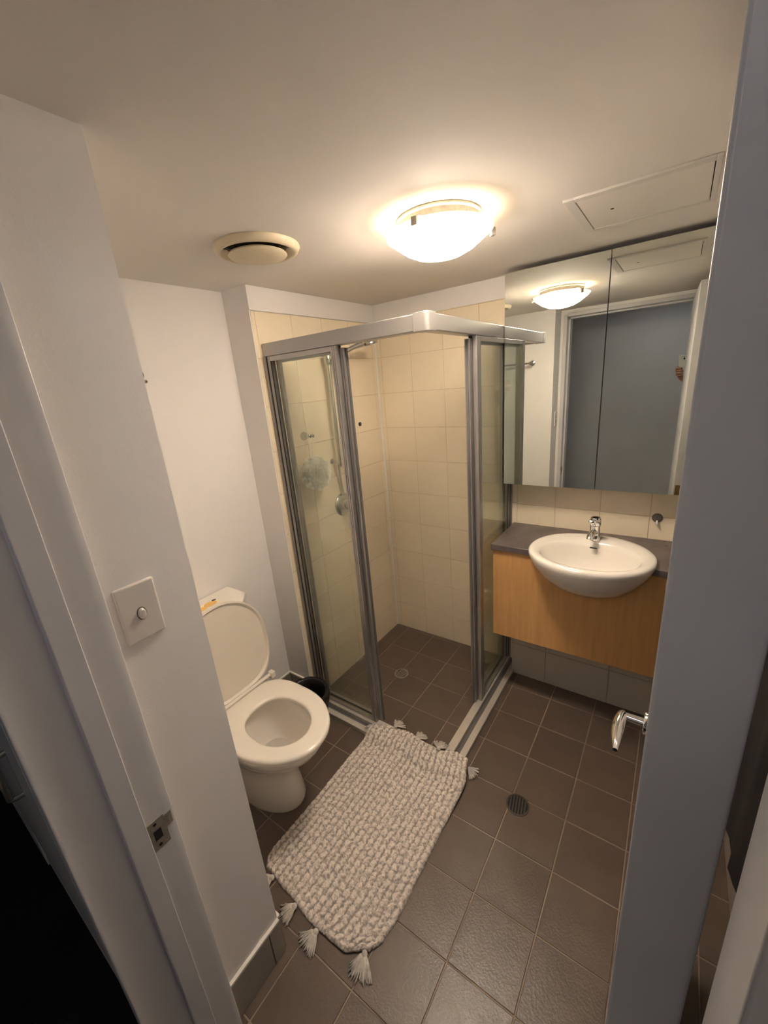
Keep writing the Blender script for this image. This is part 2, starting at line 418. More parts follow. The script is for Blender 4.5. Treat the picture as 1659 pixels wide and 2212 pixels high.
obj('plaster_band', MB().box((-0.02, YN+0.0006, 1.972), (0.002, 0.0, H-0.0005)), M_wall, wl)
obj('tile_trim', MB().box((-0.006, YN-0.0005, 0), (0.0, YN+0.005, 1.97)), M_kcap, wl)
tiles(wl, (-0.0017, 0, 0), (0,1,0), (0,0,1), rails(YN+0.005, -0.001, -0.035), zj, M_ctile, th=0.0016, joint=0.0024, wob=0.0001)
struct('wall_toilet', MB().box((-0.3, YR, 0), (XT, YN, H)), M_wall, 'white painted wall behind the toilet cistern', 'wall')
ws = struct('wall_entry', MB().box((-0.3, YH, 0), (XS, YR, H)), M_wall, 'white wall block carrying the light switch beside the doorway', 'wall')
struct('wall_front_left', MB().box((XS, YH, 0), (0.700, YB, H)), M_wall, 'narrow painted strip of wall between switch wall and door frame', 'wall')
struct('wall_front_right', MB().box((1.534, YH, 0), (XR+0.1, YB, H)), M_wall, 'painted wall right of the doorway behind the open door', 'wall')
struct('wall_front_top', MB().box((0.700, YH, 2.032), (1.534, YB, H)), M_wall, 'thin strip of wall above the door frame', 'wall')
struct('wall_right', MB().box((XR, YB, 0), (XR+0.1, 0.05, H)), M_wall, 'painted wall in shadow behind the open door', 'wall')

# skirting tiles
def skirt(name, p0, p1, nrm, label, start, h=0.138, bed=0.001):
    p0, p1, nrm = Vector(p0), Vector(p1), Vector(nrm)
    u = (p1-p0); L = u.length; u.normalize()
    r = thing(name, (p0+p1)/2, label, 'skirting', kind='structure')
    mbx = MB().obox((p0+p1)/2 + nrm*0.002 + Vector((0,0,h/2)), u, nrm, Vector((0,0,1)), L/2, 0.002, h/2)
    obj('grout_bed', mbx, M_fgrout, r)
    mbx = MB().obox((p0+p1)/2 + nrm*0.004 + Vector((0,0,h+0.003)), u, nrm, Vector((0,0,1)), L/2, 0.0055, 0.0038)
    obj('grout_cap', mbx, M_kcap, r)
    tiles(r, p0 + nrm*0.003, u, (0,0,1), rails(0, L, start), [0.0, h], M_ktile, th=0.006)
skirt('baseboard_toilet', (XT, YR, 0), (XT, YN, 0), (1,0,0), 'taupe tile skirting along the wall behind the toilet', 0.03)
skirt('baseboard_nib', (XT, YN, 0), (-0.006, YN, 0), (0,-1,0), 'short taupe tile skirting on the nib beside the shower', 0.1)
skirt('baseboard_recess', (XS, YR, 0), (XT, YR, 0), (0,1,0), 'taupe tile skirting facing the toilet', 0.05)
skirt('baseboard_entry', (XS, YB, 0), (XS, YR-0.0, 0), (1,0,0), 'taupe tile skirting under the light switch wall', 0.145)
skirt('baseboard_right', (XR, 0, 0), (XR, YB, 0), (-1,0,0), 'taupe tile skirting behind the open door', 0.018)

# plinth wall under the vanity
pl = thing('wall_plinth', (1.31, -0.05, 0), 'pale tiled plinth wall under the vanity cabinet', 'wall', kind='structure')
obj('grout_bed', MB().box((0.852, -0.104, 0), (XR, -0.004, 0.39)), M_cgrout, pl)
tiles(pl, (0, -0.104, 0), (1,0,0), (0,0,1), [0.852, 1.035, 1.335, 1.635, XR], [0.0, 0.20, 0.39], M_ptile)

# ------------------------------------------------------------------ door frame (double rebated)
prof = [(0.012, YB-0.009), (0.0, YB-0.009), (0.0, YB-0.048), (0.012, YB-0.048), (0.012, YB-0.085), (0.0, YB-0.085),
        (0.0, YH-0.024+0.012), (0.004, YH-0.018), (0.004, YH-0.024), (-0.03, YH-0.024), (-0.03, YH-0.003), (-0.004, YH-0.003), (-0.004, YB+0.003),
        (-0.028, YB+0.003), (-0.028, YB-0.001+0.008), (-0.002, YB+0.007), (0.0, YB-0.001)]
prof = prof[1:]
tf = thing('trim_1', (1.11, -1.92, 0), 'white double rebated metal door frame around the doorway', 'door frame', kind='structure')
XL0, XR0 = 0.705, 1.529
obj('jamb', MB().prism(prof, lambda p, z: (XL0+p[0], p[1], z), 0.0, 2.03), M_frame, tf, bevel=0.0016, seg=2)
obj('jamb', MB().prism(prof, lambda p, z: (XR0-p[0], p[1], z), 0.0, 2.03), M_frame, tf, bevel=0.0016, seg=2)
obj('head', MB().prism(prof, lambda p, x: (x, p[1], 2.015-p[0]), XL0, XR0), M_frame, tf, bevel=0.0016, seg=2)
# strike plate on the left rebate
y0, y1 = YB-0.050, YB-0.013
ZS = 0.806
st = obj('strike_plate', MB().box((XL0+0.0002, y0, ZS-0.036), (XL0+0.0018, y1, ZS+0.036)), M_steel, tf, bevel=0.0004)
tg = [(XL0+0.0006, y1-0.002), (XL0+0.0010, YB-0.007), (XL0-0.0005, YB+0.000), (XL0-0.006, YB+0.008), (XL0-0.0068, YB+0.0070), (XL0-0.0022, YB-0.0005), (XL0-0.0006, YB-0.007), (XL0-0.0006, y1-0.002)]
tg = [(a+0.0012, b) for a, b in tg]
obj('tongue', MB().prism(tg, lambda p, z: (p[0], p[1], z), ZS+0.000, ZS+0.030), M_steel, st)
obj('latch_hole', MB().box((XL0+0.0012, y0+0.011, ZS-0.012), (XL0+0.0022, y0+0.026, ZS+0.012)), M_dark, st)
for zz in (ZS-0.026, ZS+0.027):
    obj('screw', MB().lathe((XL0+0.0016, (y0+y1)/2-0.001, zz), [(0.0034, 0), (0.0034, 0.0009), (0.001, 0.0013)], 10, 'x', True, True), M_dark, st)

# ------------------------------------------------------------------ door leaf, opened a little past square
F1a = Vector((1.4810, YB+0.003, 0)); F1b = Vector((1.503, YB+0.003+0.806, 0))
dd = (F1b-F1a).normalized(); nn = Vector((dd.y, -dd.x, 0)); DT = 0.0395; DLn = 0.806
dr = thing('door_1', F1a + nn*DT/2, 'white door swung open on the right, seen along its hinge edge', 'door', kind='structure')
z0, z1 = 0.010, 2.008
mb = MB().obox(F1a + dd*DLn/2 + nn*DT/2 + Vector((0,0,(z0+z1)/2)), dd, nn, Vector((0,0,1)), DLn/2, DT/2, (z1-z0)/2)
obj('leaf', mb, M_door, dr, bevel=0.0022, seg=3)
ZH = 0.815
hp = F1a + dd*(DLn-0.068) + Vector((0,0,ZH))
def lever(base, out, along, name='lever_handle'):
    """round rose, neck, and a lever that runs back and droops a little"""
    h = MB().lathe(base, [(0.0265, 0.0), (0.0265, 0.010), (0.0245, 0.0125), (0.013, 0.0130)], 28, d=out, cap0=True, cap1=True)
    r = obj('rose', h, M_chrome, dr, smooth=True, auto=40)
    up = Vector((0,0,1))
    nk = MB().tube([base+out*0.008, base+out*0.03, base+out*0.050], [0.0105, 0.0098, 0.0086], 16)
    obj('neck', nk, M_chrome, dr, smooth=True, auto=50)
    rings = []
    N = 14
    for k in range(N+1):
        f = k/N; pos = base + out*(0.056+0.004*math.sin(PI*f)) + along*(-0.012+0.125*f) - up*(0.004*f*f)
        hh = (0.0105 + 0.0035*math.sin(PI*min(1, f*1.15))) * (1 if f < 0.86 else 1-0.55*((f-0.86)/0.14)**1.5)
        tk = 0.0050 + 0.0085*math.sin(PI*min(1, 0.15+f*0.85))
        if k == 0: hh *= 0.6; tk *= 0.6
        rings.append([pos + up*hh*math.cos(a) + out*tk*math.sin(a) for a in [2*PI*i/14 for i in range(14)]])
    obj('lever', MB().loft(rings), M_chrome, dr, smooth=True, auto=60)
lever(hp, -nn, -dd)
lever(hp + nn*DT, nn, -dd)
le = F1a + dd*DLn + nn*DT/2
obj('latch_plate', MB().obox(le + dd*0.0005 + Vector((0,0,0.905)), nn, Vector((0,0,1)), dd, 0.0125, 0.030, 0.0012), M_brass, dr, bevel=0.0006)
obj('latch_bolt', MB().obox(le + dd*0.005 + Vector((0,0,0.905)), nn, Vector((0,0,1)), dd, 0.006, 0.008, 0.005), M_brass, dr, bevel=0.0015)
for zz in (0.25, 1.02, 1.80):
    hb = MB().tube([F1a + nn*(DT+0.004) + Vector((0,0,zz-0.05)) - dd*0.002, F1a + nn*(DT+0.004) + Vector((0,0,zz+0.05)) - dd*0.002], 0.0055, 12)
    obj('hinge', hb, M_steel, dr, smooth=True, auto=50)

mb = MB(); rings = []
for k in range(12):
    z = 0.29 + 1.05*k/11; row = []
    for i in range(40):
        a = 2*PI*i/40; yy = -0.74 + 0.34*math.cos(a)
        xx = 1.742 + 0.014*math.sin(a) + 0.008*math.sin(yy*42 + z*1.5)
        row.append((xx, yy, z + 0.02*(yy+0.74)*(1 if k == 0 else 0)))
    rings.append(row)
mb.loft(rings)
tw = thing('hanging_towel', (1.742, -0.74, 0.29), 'near black towel hanging on the wall behind the open door', 'towel')
obj('cloth', mb, mat('near_black_terry', (0.012, 0.010, 0.011), 0.95, bump=0.6, bscale=300), tw, smooth=True, auto=70)
obj('rail', MB().tube([(1.742, -1.12, 1.35), (1.742, -0.36, 1.35)], 0.008, 12).tube([(1.742, -1.11, 1.35), (XR-0.001, -1.11, 1.35)], 0.007, 10).tube([(1.742, -0.37, 1.35), (XR-0.001, -0.37, 1.35)], 0.007, 10), M_schrome, tw, smooth=True, auto=50)

# ------------------------------------------------------------------ hall behind the camera
struct('floor_hall', MB().box((-2.2, -3.4, -0.06), (2.9, -1.872, -0.001)), M_carpet, 'near black carpet of the unlit hall', 'carpet')
struct('wall_hall', MB().box((-2.2, -3.4, 0), (2.9, -3.3, 2.4)), M_hall, 'grey hall wall seen in the mirror through the doorway', 'wall')
struct('wall_hall_end', MB().box((-2.2, -3.3, 0), (-2.1, -1.99, 2.4)), M_hall, 'dark wall at the far end of the hall', 'wall')
struct('wall_hall_bathroom', MB().box((-2.1, -1.99, 0), (-0.3, YH+0.1, 2.4)), M_hall, 'hall side wall left of the doorway', 'wall')
struct('ceiling_hall', MB().box((-2.2, -3.4, 2.4), (2.9, -1.985, 2.45)), M_ceil, 'ceiling of the hall', 'ceiling')
struct('wall_hall_bulkhead', MB().box((-0.3, YH-0.004, H), (2.9, YH+0.02, 2.4)), M_hall, 'hall wall above the doorway', 'wall')
struct('wall_hall_right', MB().box((XR+0.1, YH, 0), (2.9, YH+0.1, 2.4)), M_hall, 'hall side wall right of the doorway', 'wall')
struct('wall_hall_near', MB().box((2.8, -3.3, 0), (2.9, -1.985, 2.4)), M_hall, 'near end wall of the hall', 'wall')
hc = thing('hall_cupboard', (0.20, YH-0.012, 0), 'pale hall cupboard front with a dark chrome bow handle', 'cupboard')
obj('cupboard_door', MB().box((-0.15, YH-0.024, 0.72), (0.66, YH-0.0005, 1.98)), M_hdoor, hc, bevel=0.002)
obj('drawer_front', MB().box((-0.15, YH-0.020, 0.50), (0.66, YH-0.0005, 0.712)), M_hdoor, hc, bevel=0.002)
hx = 0.50
z1h, z2h = 1.030, 0.925
pp = [(hx, YH-0.023, z1h)] + [(hx, YH-0.023-0.021*math.sin(a), z1h-0.004*(1-math.cos(a))) for a in (0.6, 1.1, 1.57)] + \
     [(hx, YH-0.044, z2h+0.004)] + [(hx, YH-0.023-0.021*math.sin(a), z2h+0.004*(1-math.cos(a))) for a in (1.1, 0.6)] + [(hx, YH-0.023, z2h)]
obj('bow_handle', MB().tube(pp, 0.0055, 10), M_steel, hc, smooth=True, auto=60)

# ------------------------------------------------------------------ shower enclosure
se = thing('shower_screen', (0.42, -0.45, 0), 'corner shower enclosure with brushed aluminium frame and hazy glass', 'shower enclosure')
OX, OY = 0.864, -0.893
def ell(ofs_in, ofs_out, za, zb):
    """L-shaped strip around the corner between two offsets measured inwards from the outer faces"""
    a, b = ofs_out, ofs_in
    poly = [(0.0005, OY+a), (OX-a, OY+a), (OX-a, -0.001), (OX-b, -0.001), (OX-b, OY+b), (0.0005, OY+b)]
    return MB().prism(poly, lambda p, z: (p[0], p[1], z), za, zb)
sl = obj('sill', ell(0.090, 0.0, 0.0005, 0.008), M_sill, se)
obj('outer_lip', ell(0.030, 0.0, 0.0075, 0.022), M_sill, sl, bevel=0.002)
obj('inner_ledge', ell(0.090, 0.052, 0.0075, 0.031), M_sill, sl, bevel=0.002)
obj('channel_strip', ell(0.052, 0.030, 0.0075, 0.011), M_alud, sl)  # floor of the sill groove, its shade painted with the darker aluminium
HX, HY = 0.807, -0.830
HZ0, HZ1 = 1.790, 1.842
hd = obj('header', MB().box((0.003, HY+0.003, HZ0), (HX-0.055, HY+0.054, HZ1)), M_alu, se, bevel=0.003, seg=3)
obj('header', MB().box((HX-0.054, -0.001, HZ0), (HX-0.003, HY+0.056, HZ1)), M_alu, se, bevel=0.003, seg=3)
cp = [(HX-0.056, HY+0.0)] + [(HX-0.016+0.016*math.sin(a), HY+0.016-0.016*math.cos(a)) for a in [PI/2*i/6 for i in range(7)]] + [(HX, HY+0.056), (HX-0.056, HY+0.056)]
obj('corner_block', MB().prism(cp, lambda p, z: (p[0], p[1], z), HZ0-0.002, HZ1+0.003), M_alu, se, bevel=0.0010)
def stile(name, parent, x0, y0, x1, y1, za, zb, axis, m=None):
    """upright extrusion with two shallow grooves on both broad faces"""
    m = m or M_alu; g = 0.0022
    A = [0,.28,.28,.40,.40,.62,.62,.74,.74,1]; F = [0,0,g,g,0,0,g,g,0,0]
    if axis == 'x':
        wd = x1-x0
        poly = [(x0+wd*a, y0+f) for a, f in zip(A, F)] + [(x1-wd*a, y1-f) for a, f in zip(A, F)]
    else:
        wd = y1-y0
        poly = [(x1-f, y0+wd*a) for a, f in zip(A, F)] + [(x0+f, y1-wd*a) for a, f in zip(A, F)]
    return obj(name, MB().prism(poly, lambda p, z: (p[0], p[1], z), za, zb), m, parent)
zb, zt = 0.032, HZ0-0.0005
YF, YS = HY+0.013, HY+0.036
def pane_box(ax, c, a, b, z0, z1, t):
    return MB().box((a, c-t, z0), (b, c+t, z1)) if ax == 'x' else MB().box((c-t, a, z0), (c+t, b, z1))
def side(ax, cf, cs, wall, gl, f0, f1, s0, s1):
    """one run: wall channel, fixed panel with meeting stile f0..f1, sliding door with leading stile s0..s1"""
    def S(name, par, a, b, c, t, z0, z1):
        lo, hi = min(a, b), max(a, b)
        return stile(name, par, lo, c-t, hi, c+t, z0, z1, 'x') if ax == 'x' else stile(name, par, c-t, lo, c+t, hi, z0, z1, 'y')
    def B(name, par, a, b, c, t, z0, z1, m, bev=0.0):
        return obj(name, pane_box(ax, c, min(a, b), max(a, b), z0, z1, t), m, par, bevel=bev)
    sg = 1 if gl > wall else -1
    cm = (cf+cs)/2
    S('wall_channel', se, wall+sg*0.001, wall+sg*0.018, cm, 0.026, zb, zt)
    B('channel_strip', se, wall+sg*0.018, wall+sg*0.026, cm, 0.020, zb, zt, M_rubber)
    fp = S('fixed_panel', se, wall+sg*0.026, gl, cf, 0.0095, zb, zt)
    S('meeting_stile', fp, f0, f1, cf, 0.0095, zb, zt-0.001)
    B('top_rail', fp, gl, f0, cf, 0.009, zt-0.020, zt-0.001, M_alu, 0.001)
    B('bottom_rail', fp, gl, f0, cf, 0.009, zb, zb+0.014, M_alu, 0.001)
    B('glass_pane', fp, gl-sg*0.002, f0+sg*0.002, cf, 0.0022, zb+0.012, zt-0.018, M_glass)
    B('glazing_seal', fp, gl, gl+sg*0.003, cf-(0.006 if ax == 'x' else -0.006), 0.0018, zb+0.014, zt-0.020, M_rubber)
    sd = S('sliding_door', se, s0, s1, cs, 0.0105, zb+0.004, zt-0.010)
    r0 = gl+sg*0.010
    S('rear_stile', sd, r0, r0+sg*0.018, cs, 0.008, zb+0.004, zt-0.010)
    B('top_rail', sd, r0+sg*0.018, s0, cs, 0.008, zt-0.028, zt-0.010, M_alu, 0.001)
    B('bottom_rail', sd, r0+sg*0.018, s0, cs, 0.008, zb+0.004, zb+0.020, M_alu, 0.001)
    B('glass_pane', sd, r0+sg*0.016, s0+sg*0.002, cs, 0.0022, zb+0.018, zt-0.026, M_glass)
    B('magnet_seal', sd, s1, s1+sg*0.004, cs, 0.005, zb+0.006, zt-0.012, M_alud)
    B('roller', sd, s0-sg*0.010, s0+sg*0.002, cs, 0.008, zt-0.012, zt+0.0002, M_rubber)
side('x', YF, YS, 0.0, 0.040, 0.386, 0.412, 0.402, 0.434)
side('y', HX-0.012, HX-0.034, 0.0, -0.045, -0.396, -0.436, -0.424, -0.463)

# ------------------------------------------------------------------ shower fittings on wall_left
mx_ = thing('shower_mixer', (0.001, -0.435, 1.02), 'round chrome shower mixer plate with lever on the cream tiles', 'mixer')
obj('plate', MB().lathe((0.0005, -0.435, 1.02), [(0.064, 0), (0.064, 0.004), (0.058, 0.010), (0.032, 0.014)], 36, 'x', True, True), M_schrome, mx_, smooth=True, auto=50)
obj('body', MB().lathe((0.012, -0.435, 1.02), [(0.030, 0), (0.028, 0.03), (0.024, 0.036)], 28, 'x', True, True), M_schrome, mx_, smooth=True, auto=50)
obj('lever', MB().tube([(0.040, -0.435, 1.02), (0.052, -0.432, 1.0), (0.062, -0.425, 0.945)], [0.012, 0.010, 0.007], 12), M_schrome, mx_, smooth=True, auto=60)
rs = thing('shower_rail_set', (0.03, -0.47, 1.25), 'chrome slide rail with hand shower and hanging hose', 'shower rail')
YRl = -0.478
obj('rail', MB().tube([(0.055, YRl, 1.245), (0.055, YRl, 1.875)], 0.011, 16), M_schrome, rs, smooth=True, auto=50)
for zz in (1.27, 1.85):
    obj('wall_bracket', MB().lathe((0.0005, YRl, zz), [(0.014, 0), (0.013, 0.004), (0.009, 0.008), (0.009, 0.050)], 20, 'x', True, True), M_schrome, rs, smooth=True, auto=50)
obj('slider', MB().lathe((0.055, YRl, 1.775), [(0.017, -0.024), (0.020, -0.018), (0.020, 0.018), (0.017, 0.024)], 20, 'z', True, True).tube([(0.055, YRl, 1.775), (0.095, YRl+0.005, 1.785)], 0.012, 12), M_schrome, rs, smooth=True, auto=50)
obj('handset', MB().tube([(0.098, YRl+0.002, 1.760), (0.118, YRl+0.05, 1.800), (0.140, YRl+0.10, 1.822), (0.160, YRl+0.145, 1.836)], [0.010, 0.010, 0.011, 0.015], 14)
    .lathe((0.182, YRl+0.185, 1.842), [(0.016, 0.018), (0.032, 0.012), (0.038, 0.0), (0.036, -0.010), (0.010, -0.013)], 28, cap0=True, cap1=True, d=(-0.1, -0.2, 1)), M_schrome, rs, smooth=True, auto=50)
def bez(p, nseg=24):
    out = []
    P = [Vector(q) for q in p]; P = [P[0]] + P + [P[-1]]
    for i in range(1, len(P)-2):
        for k in range(nseg//(len(P)-3)+1):
            t_ = k/(nseg//(len(P)-3)+1); a, b, c, d = P[i-1], P[i], P[i+1], P[i+2]
            out.append(0.5*((2*b)+(c-a)*t_+(2*a-5*b+4*c-d)*t_*t_+(-a+3*b-3*c+d)*t_**3))
    out.append(P[-2]); return out
obj('hose', MB().tube(bez([(0.098, YRl, 1.755), (0.085, YRl+0.012, 1.6), (0.070, YRl+0.035, 1.4), (0.060, YRl+0.06, 1.24), (0.060, YRl+0.105, 1.145), (0.055, YRl+0.150, 1.135), (0.040, YRl+0.165, 1.20), (0.03, YRl+0.160, 1.23)], 48), 0.0065, 8), M_hose, rs, smooth=True)
obj('water_pipe', MB().tube(bez([(0.018, -0.440, 1.075), (0.022, -0.452, 1.16), (0.038, YRl+0.006, 1.235), (0.055, YRl, 1.26)], 20), 0.008, 10), M_hose, rs, smooth=True)
hk = thing('shower_hook', (0.0005, -0.659, 1.43), 'conical grey hook on shower tiles holding the bath puff', 'hook')
obj('cone', MB().lathe((0.0005, -0.659, 1.43), [(0.020, 0), (0.021, 0.004), (0.010, 0.030), (0.0095, 0.034)], 24, 'x', True, True), M_schrome, hk, smooth=True, auto=50)
obj('collar', MB().lathe((0.034, -0.659, 1.43), [(0.0105, 0), (0.0105, 0.004)], 20, 'x', True, True), M_rocker, hk, smooth=True, auto=50)
obj('peg', MB().lathe((0.038, -0.659, 1.43), [(0.0085, 0), (0.0085, 0.012), (0.0055, 0.014), (0.0055, 0.022), (0.0075, 0.024), (0.0075, 0.030)], 20, 'x', True, True), M_schrome, hk, smooth=True, auto=50)
# bath puff: many crimped ribbons of net
lf = thing('bath_puff', (0.072, -0.675, 1.20), 'white net bath puff hanging from the shower hook', 'bath puff')
mb = MB(); cL = Vector((0.088, -0.690, 1.258))
for k in range(105):
    ax = Vector((random.gauss(0,1), random.gauss(0,1), random.gauss(0,1))).normalized()
    u = ax.orthogonal().normalized(); v = ax.cross(u); ph = random.random()*6; R0 = random.choice((random.uniform(0.012, 0.05), random.uniform(0.045, 0.082)))
    N = 22; ring0 = []; ring1 = []; span = random.uniform(1.6, 3.2)
    for i in range(N):
        a = ph + span*i/N; wv = math.sin(i*2.1+ph)*0.008
        pr = u*math.cos(a)+v*math.sin(a); sc = Vector((0.85, 1.0, 1.0))
        q0 = pr*(R0*0.72) + ax*(wv*0.4); q1 = pr*(R0+abs(wv)*0.6) + ax*(wv*1.5+0.004)
        ring0.append(cL + Vector((q0.x*sc.x, q0.y*sc.y, q0.z*sc.z*1.05))); ring1.append(cL + Vector((q1.x*sc.x, q1.y*sc.y, q1.z*sc.z*1.05)))
    o = len(mb.v); mb.v += [tuple(p) for p in ring0+ring1]
    for i in range(N-1): mb.f.append((o+i, o+i+1, o+N+i+1, o+N+i))
for i, p in enumerate(mb.v):
    if p[0] < 0.004: mb.v[i] = (0.004, p[1], p[2])
obj('net_ruffles', mb, M_loof, lf)
obj('cord', MB().tube(bez([(0.048, -0.653, 1.432), (0.052, -0.652, 1.40), (0.062, -0.668, 1.345), (0.07, -0.678, 1.30)], 12), 0.0013, 6)
    .tube(bez([(0.048, -0.665, 1.432), (0.050, -0.672, 1.40), (0.058, -0.684, 1.345), (0.07, -0.684, 1.30)], 12), 0.0013, 6), M_loof, lf)
wp = thing('wall_plug', (0.0, -0.212, 1.433), 'small black round plug on the cream shower tiles', 'plug')
obj('disc', MB().lathe((0.0003, -0.212, 1.433), [(0.0115, 0), (0.0115, 0.004), (0.009, 0.006)], 20, 'x', True, True), M_capdark, wp, smooth=True, auto=40)
obj('slot', MB().box((0.006, -0.2165, 1.4315), (0.0068, -0.2075, 1.4345)), M_brown, wp)

# ------------------------------------------------------------------ drains
def drain(loc, r, ang, label, m, nb):
    x, y = loc
    d = thing('floor_drain', (x, y, 0), label, 'drain')
    obj('ring', MB().lathe((x, y, 0.0003), [(r, 0), (r, 0.0022), (r*0.86, 0.0026), (r*0.86, 0.0)], 36), m, d, smooth=True, auto=40)
    obj('well', MB().lathe((x, y, 0.0004), [(r*0.87, 0.0), (r*0.87, 0.0004)], 32, cap0=True, cap1=True), M_dark, d)
    ca, sa = math.cos(ang), math.sin(ang)
    for i in range(nb):
        s_ = (-1+2*(i+1)/(nb+1))*r*0.86; L = math.sqrt(max(0, (r*0.86)**2-s_*s_))
        obj('bar', MB().obox((x-sa*s_, y+ca*s_, 0.0016), Vector((ca, sa, 0)), Vector((-sa, ca, 0)), Vector((0,0,1)), L, r*0.055, 0.0008), m, d)
drain((1.122, -0.853), 0.045, math.radians(100), 'larger dark steel floor drain in the open floor', mat('dark_drain_steel', (0.10, 0.09, 0.08), 0.4, metal=0.8), 6)
drain((0.304, -0.431), 0.041, math.radians(60), 'smaller pale metal drain inside the shower', mat('pale_drain_steel', (0.42, 0.38, 0.32), 0.45, metal=0.5), 6)

# ------------------------------------------------------------------ toilet
YC = -1.31
def egg(cx, front, back, hw, z, n=40, yc=YC, p=2.0, pb=2.6):
    """outline: elliptical towards +x, squarer towards the wall"""
    r = []
    for i in range(n):
        a = 2*PI*i/n; c, s = math.cos(a), math.sin(a)
        e = p if c > 0 else pb
        x = cx + (front if c > 0 else back)*math.copysign(abs(c)**(2/e), c)
        y = yc + hw*math.copysign(abs(s)**(2/e), s)
        r.append((x, y, z))
    return r
tl = thing('toilet', (0.12, YC, 0), 'white porcelain toilet with seat down and lid up', 'toilet')
secs = [(0.0, 0.16, 0.205, 0.215, 0.112), (0.012, 0.16, 0.208, 0.215, 0.114), (0.07, 0.16, 0.195, 0.215, 0.108), (0.14, 0.16, 0.185, 0.215, 0.104),
        (0.20, 0.17, 0.190, 0.225, 0.112), (0.25, 0.19, 0.215, 0.245, 0.132), (0.30, 0.22, 0.240, 0.275, 0.154), (0.34, 0.26, 0.245, 0.315, 0.168),
        (0.375, 0.30, 0.225, 0.355, 0.175), (0.395, 0.315, 0.218, 0.37, 0.177), (0.402, 0.315, 0.210, 0.365, 0.170)]
rings = [egg(cx, f, bk, hw, z) for z, cx, f, bk, hw in secs]
# down into the bowl
rings += [egg(0.315, 0.165, 0.155, 0.125, 0.402), egg(0.315, 0.155, 0.145, 0.117, 0.392), egg(0.315, 0.170, 0.150, 0.125, 0.372), egg(0.312, 0.165, 0.145, 0.122, 0.34),
          egg(0.30, 0.140, 0.125, 0.105, 0.29), egg(0.285, 0.105, 0.095, 0.082, 0.24), egg(0.27, 0.070, 0.065, 0.058, 0.215), egg(0.265, 0.035, 0.030, 0.03, 0.205)]
obj('pan', MB().loft(rings), M_porc, tl, smooth=True, auto=60)
obj('water', MB().loft([egg(0.272, 0.080, 0.074, 0.066, 0.2245), egg(0.272, 0.082, 0.076, 0.068, 0.2255)]), M_water, tl)
def ring_loft(outer, inner, za, zb, rnd=0.006):
    """seat ring with rounded edges"""
    (ocx, of, ob, ohw), (icx, inf, inb, ihw) = outer, inner
    R = []
    R.append(egg(icx, inf+.004, inb+.004, ihw+.004, za, 56)); R.append(egg(ocx, of-.004, ob-.004, ohw-.004, za, 56, pb=3.4))
    R.append(egg(ocx, of, ob, ohw, za+rnd*0.6, 56, pb=3.4)); R.append(egg(ocx, of-.001, ob-.001, ohw-.001, zb-rnd, 56, pb=3.4))
    R.append(egg(ocx, of-.006, ob-.006, ohw-.006, zb-.0015, 56, pb=3.4)); R.append(egg(ocx, of-.016, ob-.014, ohw-.014, zb, 56, pb=3.2))
    R.append(egg(icx, inf+.012, inb+.012, ihw+.012, zb-.001, 56)); R.append(egg(icx, inf+.003, inb+.003, ihw+.003, zb-.005, 56)); R.append(egg(icx, inf, inb, ihw, (za+zb)/2, 56))
    R.append(R[0])
    m_ = MB(); m_.loft(R, False, False); return m_
obj('seat', ring_loft((0.30, 0.245, 0.215, 0.188), (0.335, 0.130, 0.140, 0.108), 0.404, 0.424), M_plast, tl, smooth=True, auto=70)
# lid standing up, hinge at x ~ .09
hx0, hz0 = 0.083, 0.430
tilt = math.radians(7)
def lidpt(s_, y, t_):
    """s_ along lid from hinge, t_ thickness towards the front"""
    return (hx0 - s_*math.sin(tilt) + t_*math.cos(tilt), y, hz0 + s_*math.cos(tilt) + t_*math.sin(tilt))
def lid_outline(sc=1.0, n=44):
    r = []
    for i in range(n):
        a = 2*PI*i/n; c, s_ = math.cos(a), math.sin(a)
        e = 2.05 if c > 0 else 3.2
        ss = 0.225 + (0.195 if c > 0 else 0.222)*math.copysign(abs(c)**(2/e), c)*1.0
        yy = YC + 0.196*math.copysign(abs(s_)**(2/e), s_)
        r.append((0.225+(ss-0.225)*sc, YC+(yy-YC)*sc))
    return r
L0, L1, L2 = lid_outline(1.0), lid_outline(0.965), lid_outline(0.93)
rr = [[lidpt(a, b, -0.010) for a, b in L1], [lidpt(a, b, -0.007) for a, b in L0], [lidpt(a, b, 0.012) for a, b in L0], [lidpt(a, b, 0.014) for a, b in L1], [lidpt(a, b, 0.004) for a, b in L2]]
obj('lid', MB().loft(rr), M_lidin, tl, smooth=True, auto=35)
obj('hinge_bar', MB().tube([(0.094, YC-0.155, 0.431), (0.094, YC+0.155, 0.431)], 0.0085, 12), M_plast, tl, smooth=True, auto=50)
for s_ in (-1, 1):
    obj('hinge_post', MB().box((0.080, YC+s_*0.165-0.012, 0.410), (0.108, YC+s_*0.165+0.012, 0.442)), M_plast, tl, bevel=0.004)
